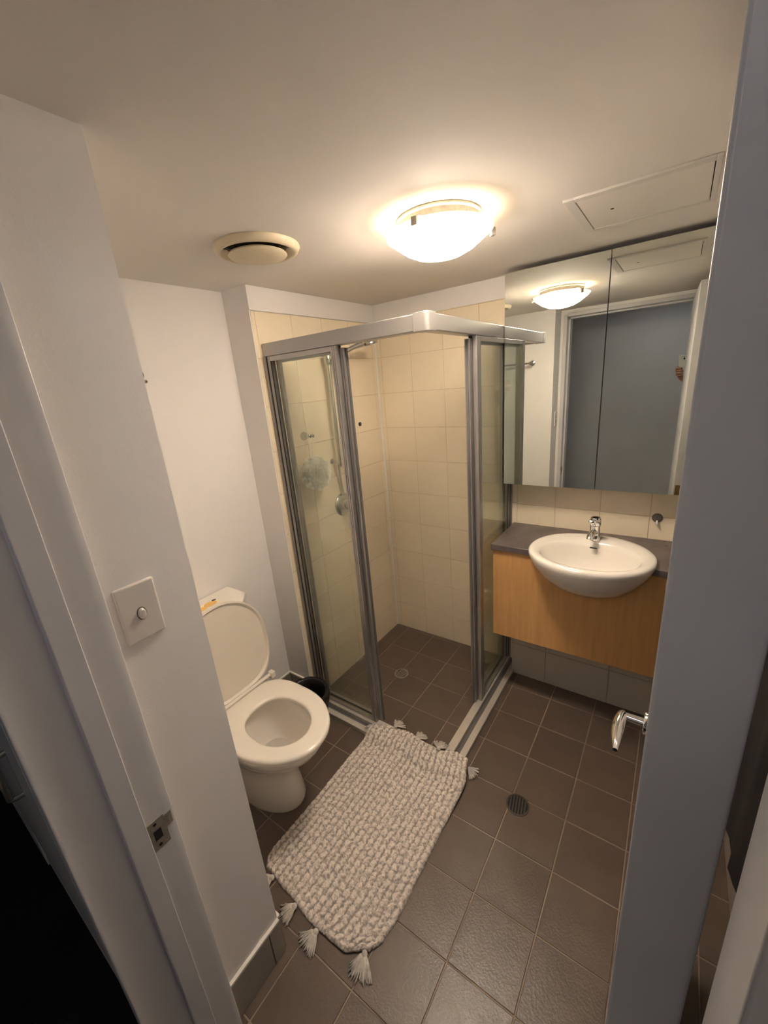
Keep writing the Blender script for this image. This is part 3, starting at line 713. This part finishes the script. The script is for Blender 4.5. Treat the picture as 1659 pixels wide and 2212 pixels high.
# cistern
def cist(z, g, ch):
    x0, x1, y0, y1 = XT+0.003, 0.020+g, YC-0.195-g, YC+0.195+g
    return [(x0, y0, z), (x1-ch, y0, z), (x1, y0+ch, z), (x1, y1-ch, z), (x1-ch, y1, z), (x0, y1, z)]
obj('cistern', MB().loft([cist(0.400, -0.02, 0.03), cist(0.43, -0.005, 0.04), cist(0.765, 0.0, 0.055)]), M_porc, tl, bevel=0.008, seg=3)
obj('cistern_lid', MB().loft([cist(0.766, 0.005, 0.06), cist(0.792, 0.005, 0.06), cist(0.802, -0.006, 0.058)]), M_porc, tl, bevel=0.004, seg=3)
obj('neck', MB().box((-0.12, YC-0.10, 0.20), (0.05, YC+0.10, 0.402)), M_porc, tl, bevel=0.02, seg=3)
obj('bolt_cap', MB().lathe((0.14, YC-0.114, 0.045), [(0.009, 0.0), (0.008, -0.006), (0.003, -0.008)], 14, 'y', True, True), M_brown, tl, smooth=True, auto=50)
# sticker on the cistern lid
sk = obj('sticker', MB().box((-0.098, YC-0.10, 0.8022), (-0.040, YC+0.088, 0.8028)), M_sticker, tl)
tag(sk, 'cream sticker with an orange drawing')
so = MB()
for k in range(3):
    cx_, cy_ = -0.070+0.006*math.sin(k*2), YC-0.06+0.055*k
    so.prism([(cx_+0.019*math.cos(a)*(1.15), cy_+0.030*math.sin(a)) for a in [2*PI*i/16 for i in range(16)]], lambda p, z: (p[0], p[1], z), 0.8028, 0.8031)
obj('drawing', so, M_stickero, sk)
sk2 = MB().prism([(-0.092+0.008*math.cos(a), YC+0.078+0.010*math.sin(a)) for a in [2*PI*i/14 for i in range(14)]], lambda p, z: (p[0], p[1], z), 0.8028, 0.8032)
for k in range(0):
    sk2.tube([(-0.088+0.015*k, YC-0.02+0.02*k, 0.8032), (-0.072+0.01*k, YC+0.0+0.02*k, 0.8033), (-0.058+0.006*k, YC-0.008+0.02*k, 0.8032)], 0.0006, 4)
obj('dark_marks', sk2, M_stickerk, sk)

# ------------------------------------------------------------------ waste bin beside the nib
bx, by = 0.128, -0.994
wbn = thing('waste_bin', (bx, by, 0), 'round bin lined with a glossy black bag behind the toilet', 'bin')
obj('bucket', MB().lathe((bx, by, 0.001), [(0.076, 0), (0.092, 0.215), (0.089, 0.215), (0.074, 0.006)], 32, cap0=True, cap1=True), M_capdark, wbn, smooth=True, auto=50)
mb = MB(); rings = []
for r0, z in ((0.088, 0.10), (0.103, 0.16), (0.110, 0.195), (0.110, 0.222), (0.103, 0.230), (0.088, 0.222), (0.083, 0.18), (0.074, 0.10), (0.05, 0.05)):
    rings.append([(bx + r0*(1+0.030*noise.noise(Vector((math.cos(a)*3, math.sin(a)*3, z*9))))*math.cos(a), by + r0*(1+0.030*noise.noise(Vector((math.cos(a)*3, math.sin(a)*3, z*9))))*math.sin(a),
                   z + 0.006*noise.noise(Vector((math.cos(a)*4, math.sin(a)*4, 3)))) for a in [2*PI*i/64 for i in range(64)]])
mb.loft(rings, False, True)
obj('bin_bag', mb, M_bag, wbn, smooth=True, auto=80)
tr_ = thing('toilet_roll_core', (bx+0.035, by-0.01, 0.06), 'crumpled white paper roll inside the black bin', 'paper roll')
mb = MB(); rings = []
for k in range(8):
    z = 0.06+0.13*k/7; r0 = 0.024*(1+0.0*k)
    rings.append([(bx+0.035+0.002*k + r0*(1+0.16*noise.noise(Vector((math.cos(a)*2, math.sin(a)*2, z*20))))*math.cos(a), by-0.01+r0*(1+0.16*noise.noise(Vector((math.cos(a)*2+5, math.sin(a)*2, z*20))))*math.sin(a), z) for a in [2*PI*i/18 for i in range(18)]])
mb.loft(rings); obj('paper', mb, M_tissue, tr_, smooth=True, auto=60)

# ------------------------------------------------------------------ vanity
XV0, XV1 = 0.826, XR-0.002
BX, BY = 1.235, -0.312; BA, BB = 0.240, 0.214
ctp = []
yf, yb = -0.338, -0.002
def ex(y, a, b_): 
    q = 1-((y-BY)/b_)**2
    return a*math.sqrt(max(q, 0))
a_, b_ = BA-0.016, BB-0.016
hxn = ex(yf, a_, b_)
th0 = math.asin(max(-1, min(1, (yf-BY)/b_)))
arc = []
NA = 28
for i in range(NA+1):
    th = PI - th0 + (th0 - (PI-th0))*i/NA    # from left side over the back to the right side
    arc.append((BX + a_*math.cos(th), BY + b_*math.sin(th)))
poly = [(XV0-0.006, yb), (XV0-0.006, yf), ] + arc + [(XV1, yf), (XV1, yb)]
ct = tag(obj('countertop', MB().prism(poly, lambda p, z: (p[0], p[1], z), 0.848, 0.876), M_counter, bevel=0.002), 'dark brown laminate countertop around the oval basin', 'countertop')
vc = thing('vanity_cabinet', (1.3, -0.17, 0.385), 'wall-hung honey beech vanity cabinet under the dark countertop', 'cabinet')
# front panel, cut to the bowl
def bowl_half(z):
    """half width of the bowl where the front panel crosses it"""
    tb = {0.85: 0.225, 0.83: 0.215, 0.80: 0.192, 0.77: 0.158, 0.745: 0.11, 0.728: 0.04}
    return tb[z]
yp = -0.326
pn = [(XV0, 0.385), (XV1, 0.385), (XV1, 0.846)] + [(BX+bowl_half(z), z if z < 0.85 else 0.846) for z in (0.85, 0.83, 0.80, 0.77, 0.745, 0.728)] + \
     [(BX-bowl_half(z), z if z < 0.85 else 0.846) for z in (0.728, 0.745, 0.77, 0.80, 0.83, 0.85)] + [(XV0, 0.846)]
obj('front_panel', MB().prism(pn, lambda p, y: (p[0], y, p[1]), yp, yp+0.018), M_wood, vc)
obj('side_panel', MB().box((XV0, yp+0.018, 0.385), (XV0+0.018, -0.002, 0.846)), M_wood, vc)
obj('side_panel', MB().box((XV1-0.018, yp+0.018, 0.385), (XV1, -0.002, 0.846)), M_wood, vc)
obj('bottom_panel', MB().box((XV0+0.018, yp+0.018, 0.392), (XV1-0.018, -0.002, 0.408)), M_wood, vc)
# basin
def oval(cx, cy, a, b2, z, n=56, e=2.08):
    r = []
    for i in range(n):
        t_ = 2*PI*i/n; c, s_ = math.cos(t_), math.sin(t_)
        r.append((cx+a*math.copysign(abs(c)**(2/e), c), cy+b2*math.copysign(abs(s_)**(2/e), s_), z))
    return r
bs = thing('wash_basin', (BX, BY, 0.71), 'oval white porcelain semi-recessed wash basin in the countertop', 'basin')
R = [oval(BX, BY+0.060, 0.055, 0.045, 0.705), oval(BX, BY+0.050, 0.095, 0.085, 0.712), oval(BX, BY+0.035, 0.135, 0.125, 0.735), oval(BX, BY+0.020, 0.172, 0.160, 0.768), oval(BX, BY+0.010, 0.203, 0.187, 0.808),
     oval(BX, BY+0.003, 0.226, 0.204, 0.846), oval(BX, BY, 0.237, 0.212, 0.874), oval(BX, BY, BA, BB, 0.888), oval(BX, BY, BA-0.002, BB-0.002, 0.897), oval(BX, BY, BA-0.010, BB-0.010, 0.902),
     oval(BX, BY-0.002, 0.216, 0.190, 0.9015), oval(BX, BY-0.018, 0.196, 0.152, 0.897), oval(BX, BY-0.018, 0.189, 0.145, 0.889), oval(BX, BY-0.018, 0.181, 0.138, 0.870), oval(BX, BY-0.012, 0.163, 0.122, 0.830),
     oval(BX, BY-0.004, 0.128, 0.096, 0.787), oval(BX, BY+0.004, 0.083, 0.062, 0.757), oval(BX, BY+0.008, 0.040, 0.032, 0.747), oval(BX, BY+0.008, 0.02, 0.018, 0.746)]
obj('bowl', MB().loft(R), M_porc, bs, smooth=True, auto=70)
obj('waste_outlet', MB().lathe((BX, BY+0.008, 0.7465), [(0.021, 0), (0.020, 0.002), (0.012, 0.0015)], 20, cap0=True, cap1=True), M_chrome, bs, smooth=True)
obj('overflow_slot', MB().box((BX-0.014, BY+0.1175, 0.868), (BX+0.014, BY+0.1195, 0.8725)), M_dark, bs)
# tap
fx, fy = 1.231, -0.158
tp = thing('basin_tap', (fx, fy, 0.90), 'short chrome single-lever tap at the back of the basin', 'tap')
obj('body', MB().lathe((fx, fy, 0.8995), [(0.0245, 0), (0.0245, 0.006), (0.0215, 0.014), (0.0205, 0.060), (0.021, 0.066)], 28, cap0=True, cap1=True), M_chrome, tp, smooth=True, auto=50)
obj('spout', MB().tube([(fx, fy-0.010, 0.935), (fx-0.004, fy-0.045, 0.941), (fx-0.008, fy-0.078, 0.938), (fx-0.009, fy-0.084, 0.926)], [0.0155, 0.0135, 0.0125, 0.0115], 18), M_chrome, tp, smooth=True, auto=60)
cap_ = MB().lathe((fx, fy, 0.967), [(0.021, 0), (0.0235, 0.006), (0.0235, 0.022), (0.019, 0.036), (0.008, 0.040)], 28, cap0=True, cap1=True)
obj('lever_cap', cap_, M_chrome, tp, smooth=True, auto=50)
obj('lever', MB().obox((fx-0.003, fy-0.030, 0.993), Vector((0.0,-0.95,0.15)).normalized(), Vector((1,0,0)), Vector((0,0.15,0.95)).normalized(), 0.026, 0.018, 0.007), M_chrome, tp, bevel=0.006, seg=4)
obj('index_dot', MB().lathe((fx-0.003, fy-0.0555, 0.998), [(0.0045, 0), (0.0045, -0.0015)], 14, 'y', True, True), M_stickerk, tp)
# cap on splashback
wc = thing('suction_hook', (1.453, -0.001, 0.973), 'dark shell-shaped suction hook with white tip on the splashback', 'hook')
obj('pad', MB().lathe((1.453, 0.0, 0.976), [(0.021, 0), (0.020, -0.004), (0.012, -0.009), (0.005, -0.011)], 28, 'y', True, True), M_brown, wc, smooth=True, auto=50)
obj('tip', MB().tube([(1.453, -0.008, 0.966), (1.453, -0.016, 0.955), (1.453, -0.019, 0.948)], [0.004, 0.005, 0.0045], 12), M_rocker, wc, smooth=True)

# ------------------------------------------------------------------ mirror cabinet
mc = thing('mirror_cabinet', (1.3, -0.06, 1.118), 'frameless mirrored wall cabinet above the basin', 'mirror cabinet')
obj('carcass', MB().box((0.815, -0.104, 1.124), (XR-0.002, -0.001, 2.030)), M_carcass, mc)
for a0, a1 in ((0.806, 1.2105), (1.2135, 1.618), (1.621, XR-0.002)):
    dmb = obj('mirror_door', MB().box((a0, -0.121, 1.118), (a1, -0.105, 2.046)), M_mirb, mc)
    obj('mirror_glass', MB().box((a0+0.0004, -0.1245, 1.1185), (a1-0.0004, -0.1211, 2.0455)), M_mirror, dmb)

# ------------------------------------------------------------------ ceiling light
lx, ly = 0.872, -0.862
cl = thing('ceiling_light', (lx, ly, H), 'lit round glass dish ceiling light with clips', 'ceiling light')
obj('base_ring', MB().lathe((lx, ly, H-0.0005), [(0.118, 0), (0.120, -0.006), (0.114, -0.009), (0.114, -0.024), (0.107, -0.026), (0.104, -0.004)], 48, cap0=True), M_steel, cl, smooth=True, auto=40)
dish = [(0.128, -0.036), (0.144, -0.034), (0.150, -0.037), (0.149, -0.042), (0.140, -0.047), (0.125, -0.058), (0.100, -0.076), (0.070, -0.090), (0.035, -0.098), (0.008, -0.100)]
inner = [(r-0.004 if r > 0.01 else r, h+0.005) for r, h in dish[4:]][::-1]
gd = obj('glass_dish', MB().lathe((lx, ly, H), dish + inner + [(0.126, -0.044)], 64, cap0=False, cap1=False), M_lampglass, cl, smooth=True)
for a in (math.radians(-86), math.radians(37), math.radians(157)):
    c_, s_ = math.cos(a), math.sin(a)
    pt = lambda r, h: (lx+c_*r, ly+s_*r, H+h)
    obj('clip', MB().tube([pt(0.108, -0.020), pt(0.135, -0.026), pt(0.153, -0.036)], 0.003, 8).obox(pt(0.153, -0.044), Vector((c_, s_, 0)), Vector((-s_, c_, 0)), Vector((0,0,1)), 0.006, 0.008, 0.010), M_steel, cl, bevel=0.002)
pb = bpy.data.lights.new('bulb', 'POINT'); pb.energy = LAMP_POINT; pb.color = LAMP_RGB; pb.shadow_soft_size = 0.022
pbo = bpy.data.objects.new('bulb', pb); C.objects.link(pbo); place(pbo, (lx-0.02, ly-0.01, H-0.045), cl)

gd.data.materials.append(M_dishin)
for i_, p_ in enumerate(gd.data.polygons):
    if i_//64 >= 9 or i_//64 < 4: p_.material_index = 1     # inner face and rim edge: plain frosted glass

# ------------------------------------------------------------------ exhaust vent
vx, vy = 0.378, -1.098
vt = thing('exhaust_vent', (vx, vy, H), 'round yellowed plastic ceiling vent with a centre disc', 'vent')
obj('flange', MB().lathe((vx, vy, H-0.0005), [(0.128, 0), (0.129, -0.004), (0.122, -0.016), (0.112, -0.020), (0.106, -0.018), (0.088, -0.004)], 56, cap0=True), M_vent, vt, smooth=True, auto=50)
obj('throat', MB().lathe((vx, vy, H-0.003), [(0.096, 0), (0.096, -0.0015)], 40, cap0=True, cap1=True), M_ventin, vt)
obj('centre_disc', MB().lathe((vx, vy, H), [(0.070, -0.014), (0.086, -0.020), (0.088, -0.024), (0.084, -0.028), (0.04, -0.030), (0.002, -0.030)], 56, cap0=True, cap1=True), M_vent, vt, smooth=True, auto=50)
for a in (0.3, 2.4, 4.5):
    obj('strut', MB().obox((vx+0.092*math.cos(a), vy+0.092*math.sin(a), H-0.013), Vector((math.cos(a), math.sin(a), 0)), Vector((-math.sin(a), math.cos(a), 0)), Vector((0,0,1)), 0.016, 0.006, 0.006), M_ventin, vt)

# ------------------------------------------------------------------ access hatch
ch = thing('ceiling_hatch', (1.34, -0.53, H), 'flush white square access hatch in the ceiling', 'hatch')
hx0_, hx1_, hy0_, hy1_ = 1.164, 1.500, -0.706, -0.364
for bx0, by0, bx1, by1 in ((hx0_, hy0_, hx0_+0.026, hy1_), (hx1_-0.012, hy0_, hx1_, hy1_), (hx0_+0.026, hy0_, hx1_-0.012, hy0_+0.024), (hx0_+0.026, hy1_-0.024, hx1_-0.012, hy1_)):
    obj('frame', MB().box((bx0, by0, H-0.0065), (bx1, by1, H-0.0002)), M_hatch, ch, bevel=0.001)
obj('panel', MB().box((hx0_+0.0285, hy0_+0.0243, H-0.0058), (hx1_-0.0145, hy1_-0.0246, H-0.0002)), M_ceil, ch)
obj('shadow_gap', MB().box((hx0_+0.0262, hy0_+0.0242, H-0.0010), (hx1_-0.012, hy1_-0.024, H-0.0001)), M_dark, ch)
obj('latch_hole', MB().lathe((1.262, -0.545, H-0.0059), [(0.0045, 0), (0.0045, -0.0006)], 14, cap0=True, cap1=True), M_dark, ch)

# ------------------------------------------------------------------ light switch
sw = thing('light_switch', (XS, -1.777, 1.255), 'cream single rocker light switch by the doorway', 'light switch')
obj('plate', MB().box((XS+0.0002, -1.814, 1.196), (XS+0.0085, -1.741, 1.314)), M_switch, sw, bevel=0.0035, seg=3)
rk = [(0.0085*math.cos(a)*0.85, 0.0115*math.sin(a)) for a in [2*PI*i/28 for i in range(28)]]
obj('surround', MB().prism([(p*1.25, q*1.2) for p, q in rk], lambda p, x: (x, -1.777+p[0], 1.251+p[1]), XS+0.0080, XS+0.0092), M_brown, sw)
obj('rocker', MB().loft([[(XS+0.0085, -1.777+p, 1.251+q) for p, q in rk], [(XS+0.0125, -1.777+p*0.97, 1.251+q*0.97) for p, q in rk], [(XS+0.0142+0.09*q, -1.777+p*0.7, 1.251+q*0.75) for p, q in rk]]), M_rocker, sw, smooth=True, auto=50)

# ------------------------------------------------------------------ towel rail on the recess face, wall hook
trl = thing('towel_rail', (0.30, YR+0.03, 1.70), 'chrome towel rail on the recess wall seen in the mirror', 'towel rail')
obj('bar', MB().tube([(0.02, YR+0.060, 1.70), (0.52, YR+0.060, 1.70)], 0.007, 14), M_schrome, trl, smooth=True, auto=50)
for x in (0.02, 0.50):
    obj('post', MB().lathe((x, YR+0.0003, 1.70), [(0.021, 0), (0.019, 0.008), (0.009, 0.012), (0.009, 0.060), (0.013, 0.068), (0.008, 0.074)], 22, 'y', True, True), M_schrome, trl, smooth=True, auto=50)
wh = thing('wall_hook', (XT, -1.267, 1.719), 'tiny grey round peg on the toilet wall', 'hook')
obj('peg', MB().lathe((XT+0.0002, -1.266, 1.719), [(0.0075, 0), (0.007, 0.005), (0.005, 0.012), (0.0065, 0.016), (0.003, 0.018)], 18, 'x', True, True), M_steel, wh, smooth=True, auto=50)
obj('screw_head', MB().lathe((XT+0.0175, -1.266, 1.719), [(0.003, 0), (0.0025, 0.0012)], 10, 'x', True, True), M_dark, wh)

# ------------------------------------------------------------------ bath mat
rg = thing('bath_mat', (0.65, -1.17, 0), 'pale chunky cotton bath mat with tassels in front of the shower', 'bath mat')
def lerp(tab, t_):
    for (a, va), (b2, vb) in zip(tab, tab[1:]):
        if t_ <= b2:
            f = (t_-a)/(b2-a); f = f*f*(3-2*f); return va+(vb-va)*f
    return tab[-1][1]
left = [(0, .407), (.05, .399), (.3, .402), (.8, .398), (1, .406)]
right = [(0, .888), (.06, .908), (.15, .917), (.5, .914), (.85, .918), (1, .890)]
bot = [(0, -1.520), (.06, -1.545), (.3, -1.557), (.6, -1.573), (.85, -1.570), (1, -1.528)]
top = [(0, -.905), (.06, -.850), (.2, -.795), (.35, -.790), (.6, -.808), (.85, -.786), (1, -.795)]
def mat_xy(u, v):
    xa, xb = lerp(left, v), lerp(right, v); ya, yb_ = lerp(bot, u), lerp(top, u)
    return xa+(xb-xa)*u, ya+(yb_-ya)*v
def ss(a, b2, x):
    t_ = max(0, min(1, (x-a)/(b2-a))); return t_*t_*(3-2*t_)
def mat_base(x, y, u, v):
    z = 0.0
    # climbs over the shower sill
    on = max(ss(-0.935, -0.885, y), 0) * (1 if x < 0.87 else ss(0.95, 0.87, x))
    z += 0.033*on*(1 - 0.55*ss(-0.835, -0.80, y)*ss(0.80, 0.76, x))
    # ripples at the sill end and one raised fold at its left corner
    z += 0.018*math.exp(-((x-0.44-0.35*(y+0.86))/0.028)**2)*ss(-1.0, -0.87, y)
    z += 0.007*math.sin(x*21+1.2)*ss(-1.15, -0.90, y) + 0.006*ss(-1.15, -0.95, y)
    # near edge lifts a little at the right
    z += 0.008*ss(-1.45, -1.59, y)*ss(0.55, 0.9, x)
    z += 0.002*noise.noise(Vector((x*7, y*7, 0)))
    return z
NU, NV = 270, 370; PU, PV = 21, 27
mb = MB(); LOOP = []
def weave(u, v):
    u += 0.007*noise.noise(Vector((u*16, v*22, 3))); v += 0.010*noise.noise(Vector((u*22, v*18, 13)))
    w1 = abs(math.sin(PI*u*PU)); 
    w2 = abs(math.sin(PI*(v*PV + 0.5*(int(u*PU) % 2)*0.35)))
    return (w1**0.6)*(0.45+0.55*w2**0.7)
for j in range(NV+1):
    v = j/NV
    for i in range(NU+1):
        u = i/NU; x, y = mat_xy(u, v)
        x += 0.0025*noise.noise(Vector((u*40, v*60, 1))); y += 0.0025*noise.noise(Vector((u*40, v*60, 5)))
        e = min(u, 1-u)*0.52; e2 = min(v, 1-v)*0.72; ed = min(1, min(e, e2)/0.008)
        wv = weave(u, v); LOOP.append(wv); h = 0.0045 + 0.0095*wv*(1+0.35*noise.noise(Vector((u*PU*.9, v*PV*.9, 9)))) + 0.0036*noise.noise(Vector((x*230, y*230, 2))) + 0.0024*noise.noise(Vector((x*520, y*520, 4)))
        mb.v.append((x, y, mat_base(x, y, u, v) + 0.001 + max(0, h)*(0.25+0.75*math.sqrt(ed))))
n0 = NU+1
for j in range(NV):
    for i in range(NU):
        a = j*n0+i; mb.f.append((a, a+1, a+1+n0, a+n0))
# underside skirt
edge = [i for i in range(n0)] + [j*n0+NU for j in range(1, NV+1)] + [NV*n0+i for i in range(NU-1, -1, -1)] + [j*n0 for j in range(NV-1, 0, -1)]
o = len(mb.v)
for e in edge:
    x, y, z = mb.v[e]; uv = divmod(e, n0); mb.v.append((x, y, max(0.0006, mat_base(x, y, uv[1]/NU, uv[0]/NV)+0.0006)))
ne = len(edge)
for k in range(ne): mb.f.append((edge[k], o+k, o+(k+1) % ne, edge[(k+1) % ne]))
LOOP += [LOOP[e] for e in edge]
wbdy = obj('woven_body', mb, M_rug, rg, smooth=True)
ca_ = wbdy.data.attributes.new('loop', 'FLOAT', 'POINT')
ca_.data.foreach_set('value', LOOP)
def tassel(x, y, ang, L=0.055, z=0.0, spread=0.75, ns=64):
    m_ = MB(); d = Vector((math.cos(ang), math.sin(ang), 0)); s_ = Vector((-d.y, d.x, 0)); b0 = Vector((x, y, z+0.012))
    m_.ball(b0 + d*0.008, 0.0095, 10, 6)
    for k in range(ns):
        f = random.uniform(-1, 1); a = f*spread; dk = (d*math.cos(a)+s_*math.sin(a)); l_ = L*random.uniform(0.75, 1.1); hz = random.uniform(0.2, 1)
        p = [b0 + d*0.006, b0 + dk*l_*0.35 + Vector((0,0,0.004*hz)), b0 + dk*l_*0.7 + Vector((0,0,-0.003+0.003*hz)), b0 + dk*l_ + s_*random.uniform(-.004,.004)]
        p[3].z = z + 0.0025 + 0.006*hz*random.random(); p[2].z = max(p[2].z-0.002, z+0.003)
        m_.tube(p, 0.0017, 5)
    obj('tassel', m_, M_tassel, rg, smooth=True)
for u, a, L in ((0.16, -122, .058), (0.43, -112, .055), (0.65, -100, .060), (0.98, -78, .068)):
    x, y = mat_xy(u, 0.0); tassel(x, y-0.002, math.radians(a), L)
for u, v, a, L, z in ((0.03, 1, 150, .034, 0.036), (0.22, .972, 80, .052, 0.034), (0.48, .972, 85, .052, 0.030), (0.71, .972, 95, .054, 0.032), (1.0, 0.975, -12, .046, 0.002)):
    x, y = mat_xy(u, v); tassel(x, y, math.radians(a), L, z, 0.8)

# ------------------------------------------------------------------ phone and the person holding it (seen in the mirror)
UP = -DN; BKW = -FW
ph = thing('phone', CAM + BKW*0.008, 'pale green phone held up in the mirror reflection', 'phone')
def cpt(x, y, z): return CAM + RX*x + UP*y + BKW*z
def rrect(x0, x1, y0, y1, r, n=5):
    out = []
    for cx_, cy_, a0 in ((x1-r, y1-r, 0), (x0+r, y1-r, 90), (x0+r, y0+r, 180), (x1-r, y0+r, 270)):
        for i in range(n+1):
            a = math.radians(a0+90*i/n); out.append((cx_+r*math.cos(a), cy_+r*math.sin(a)))
    return out
bo = rrect(-0.048, 0.024, -0.126, 0.021, 0.011)
obj('back', MB().prism(bo, lambda p, z: cpt(p[0], p[1], z), 0.0045, 0.0115), M_phone, ph)
obj('screen', MB().prism([(p*0.97-0.0005, q*0.985-0.001) for p, q in bo], lambda p, z: cpt(p[0], p[1], z), 0.0116, 0.0122), M_screen, ph)
obj('camera_bump', MB().prism(rrect(-0.012+0.0, 0.021, -0.018, 0.018, 0.008), lambda p, z: cpt(p[0], p[1], z), 0.0030, 0.0044), M_phoneb, ph)
for q in ((0.0115, 0.0095), (0.0115, -0.0095), (-0.0045, 0.0)):
    obj('lens', MB().lathe(cpt(q[0], q[1], 0.0032), [(0.0065, 0), (0.0062, 0.0012)], 20, d=FW, cap0=True, cap1=True), M_lens, ph)

def skin_obj(name, verts, edges, radii, m, parent, root=0, sub=2):
    me = bpy.data.meshes.new(name); o = Vector(verts[root])
    me.from_pydata([tuple(Vector(v)-o) for v in verts], edges, []); me.materials.append(m)
    ob = bpy.data.objects.new(name, me); C.objects.link(ob); place(ob, o, parent)
    md = ob.modifiers.new('skin', 'SKIN')
    lay = me.skin_vertices[0].data if me.skin_vertices else None
    if lay is None:
        bpy.context.view_layer.objects.active = ob
        bpy.ops.object.select_all(action='DESELECT'); ob.select_set(True)
        bpy.ops.mesh.customdata_skin_add(); lay = me.skin_vertices[0].data
    for i, r in enumerate(radii):
        lay[i].radius = (r, r) if not isinstance(r, tuple) else r
    lay[root].use_root = True
    md.use_smooth_shade = True
    s2 = ob.modifiers.new('subsurf', 'SUBSURF'); s2.levels = sub; s2.render_levels = sub
    return ob

pr = thing('person', (1.86, -2.62, 0), 'person holding up a phone, all but the hand hidden by the door', 'person')
hip = Vector((1.86, -2.62, 0.93)); ch_ = hip+Vector((0, 0.02, 0.40)); nk = hip+Vector((0, 0.01, 0.55)); hdv = nk+Vector((0, 0.02, 0.10))
wr = cpt(-0.050, -0.155, 0.030)
el = wr + Vector((0.17, -0.20, -0.11)); shl = nk + Vector((-0.17, 0, -0.05)); shr = nk + Vector((0.17, 0, -0.05))
V = [hip, hip+Vector((0,0,.14)), hip+Vector((0,.01,.28)), ch_, nk,                       # 0-4
     shl, (shl+el)/2, el, (el*0.5+wr*0.5),                                           # 5-8
     shr, shr+Vector((.05,-.01,-.28)), shr+Vector((.05,.06,-.50)),                    # 9-11
     hip+Vector((-.09,0,-.06)), hip+Vector((-.10,.02,-.44)), hip+Vector((-.10,0,-.84)), hip+Vector((-.11,.14,-.885)),
     hip+Vector((.09,0,-.06)), hip+Vector((.10,.02,-.44)), hip+Vector((.10,0,-.84)), hip+Vector((.11,.14,-.885))]
E = [(0,1),(1,2),(2,3),(3,4),(3,5),(5,6),(6,7),(7,8),(3,9),(9,10),(10,11),(0,12),(12,13),(13,14),(14,15),(0,16),(16,17),(17,18),(18,19)]
Rr = [(.15,.11),(.13,.10),(.14,.105),(.15,.11),.06,.062,.05,.042,.036,.062,.048,.036,.085,.058,.042,.035,.085,.058,.042,.035]
skin_obj('clothed_body', V, E, Rr, M_cloth, pr)
skin_obj('head', [nk, nk+Vector((0,.005,.08)), nk+Vector((0,.02,.15)), nk+Vector((0,.02,.22)), nk+Vector((0,.01,.27))], [(0,1),(1,2),(2,3),(3,4)], [.055,.055,.078,.085,.06], M_skin, pr)
fc = nk+Vector((0,.02,.17))
obj('hair', MB().ball(fc+Vector((0,-.022,.045)), 0.094, 18, 12, (0.95, 1.05, 1.0)), M_hair, pr, smooth=True)
obj('nose', MB().tube([fc+Vector((0,.078,.03)), fc+Vector((0,.098,-.002)), fc+Vector((0,.078,-.012))], [.007,.012,.008], 10), M_skin, pr, smooth=True)
for s_ in (-1, 1):
    obj('eye', MB().ball(fc+Vector((s_*.031,.070,.028)), .012, 12, 8), M_rocker, pr, smooth=True)
    obj('ear', MB().ball(fc+Vector((s_*.082,-.005,.015)), .026, 10, 8, (.35, .6, 1)), M_skin, pr, smooth=True)
obj('mouth', MB().tube([fc+Vector((-.022,.076,-.042)), fc+Vector((0,.083,-.044)), fc+Vector((.022,.076,-.042))], .005, 8), mat('lips', (0.35, 0.12, 0.10), 0.5), pr, smooth=True)
# bare forearm and the hand gripping the phone's left side
pm = cpt(-0.052, -0.105, 0.028)
hv = [el*0.5+wr*0.5, wr, pm]; he = [(0,1),(1,2)]; hr = [.033, (.027,.020), (.036,.016)]
hand = skin_obj('forearm', hv, he, hr, M_skin, pr)
for k in range(4):
    yy = -0.072 - 0.0175*k; ln = (0.92, 1.0, 0.95, 0.8)[k]
    fv = [cpt(-0.048, yy-0.018, 0.026), cpt(-0.064, yy, 0.018), cpt(-0.062, yy+0.002, -0.004), cpt(-0.062+0.034*ln, yy+0.003, -0.007), cpt(-0.062+0.052*ln, yy+0.003, -0.005)]
    skin_obj('finger', fv, [(0,1),(1,2),(2,3),(3,4)], [.0095,.0095,.009,.008,.007], M_skin, hand, sub=1)
skin_obj('thumb', [cpt(-0.045, -0.115, 0.030), cpt(-0.030, -0.090, 0.030), cpt(-0.012, -0.070, 0.023), cpt(0.004, -0.060, 0.021)], [(0,1),(1,2),(2,3)], [.012,.011,.010,.008], M_skin, hand, sub=1)
for yy in (-1,):
    skin_obj('hand', [shr+Vector((.05,.06,-.50)), shr+Vector((.05,.10,-.56)), shr+Vector((.05,.13,-.62))], [(0,1),(1,2)], [.026,(.034,.016),(.03,.012)], M_skin, pr)
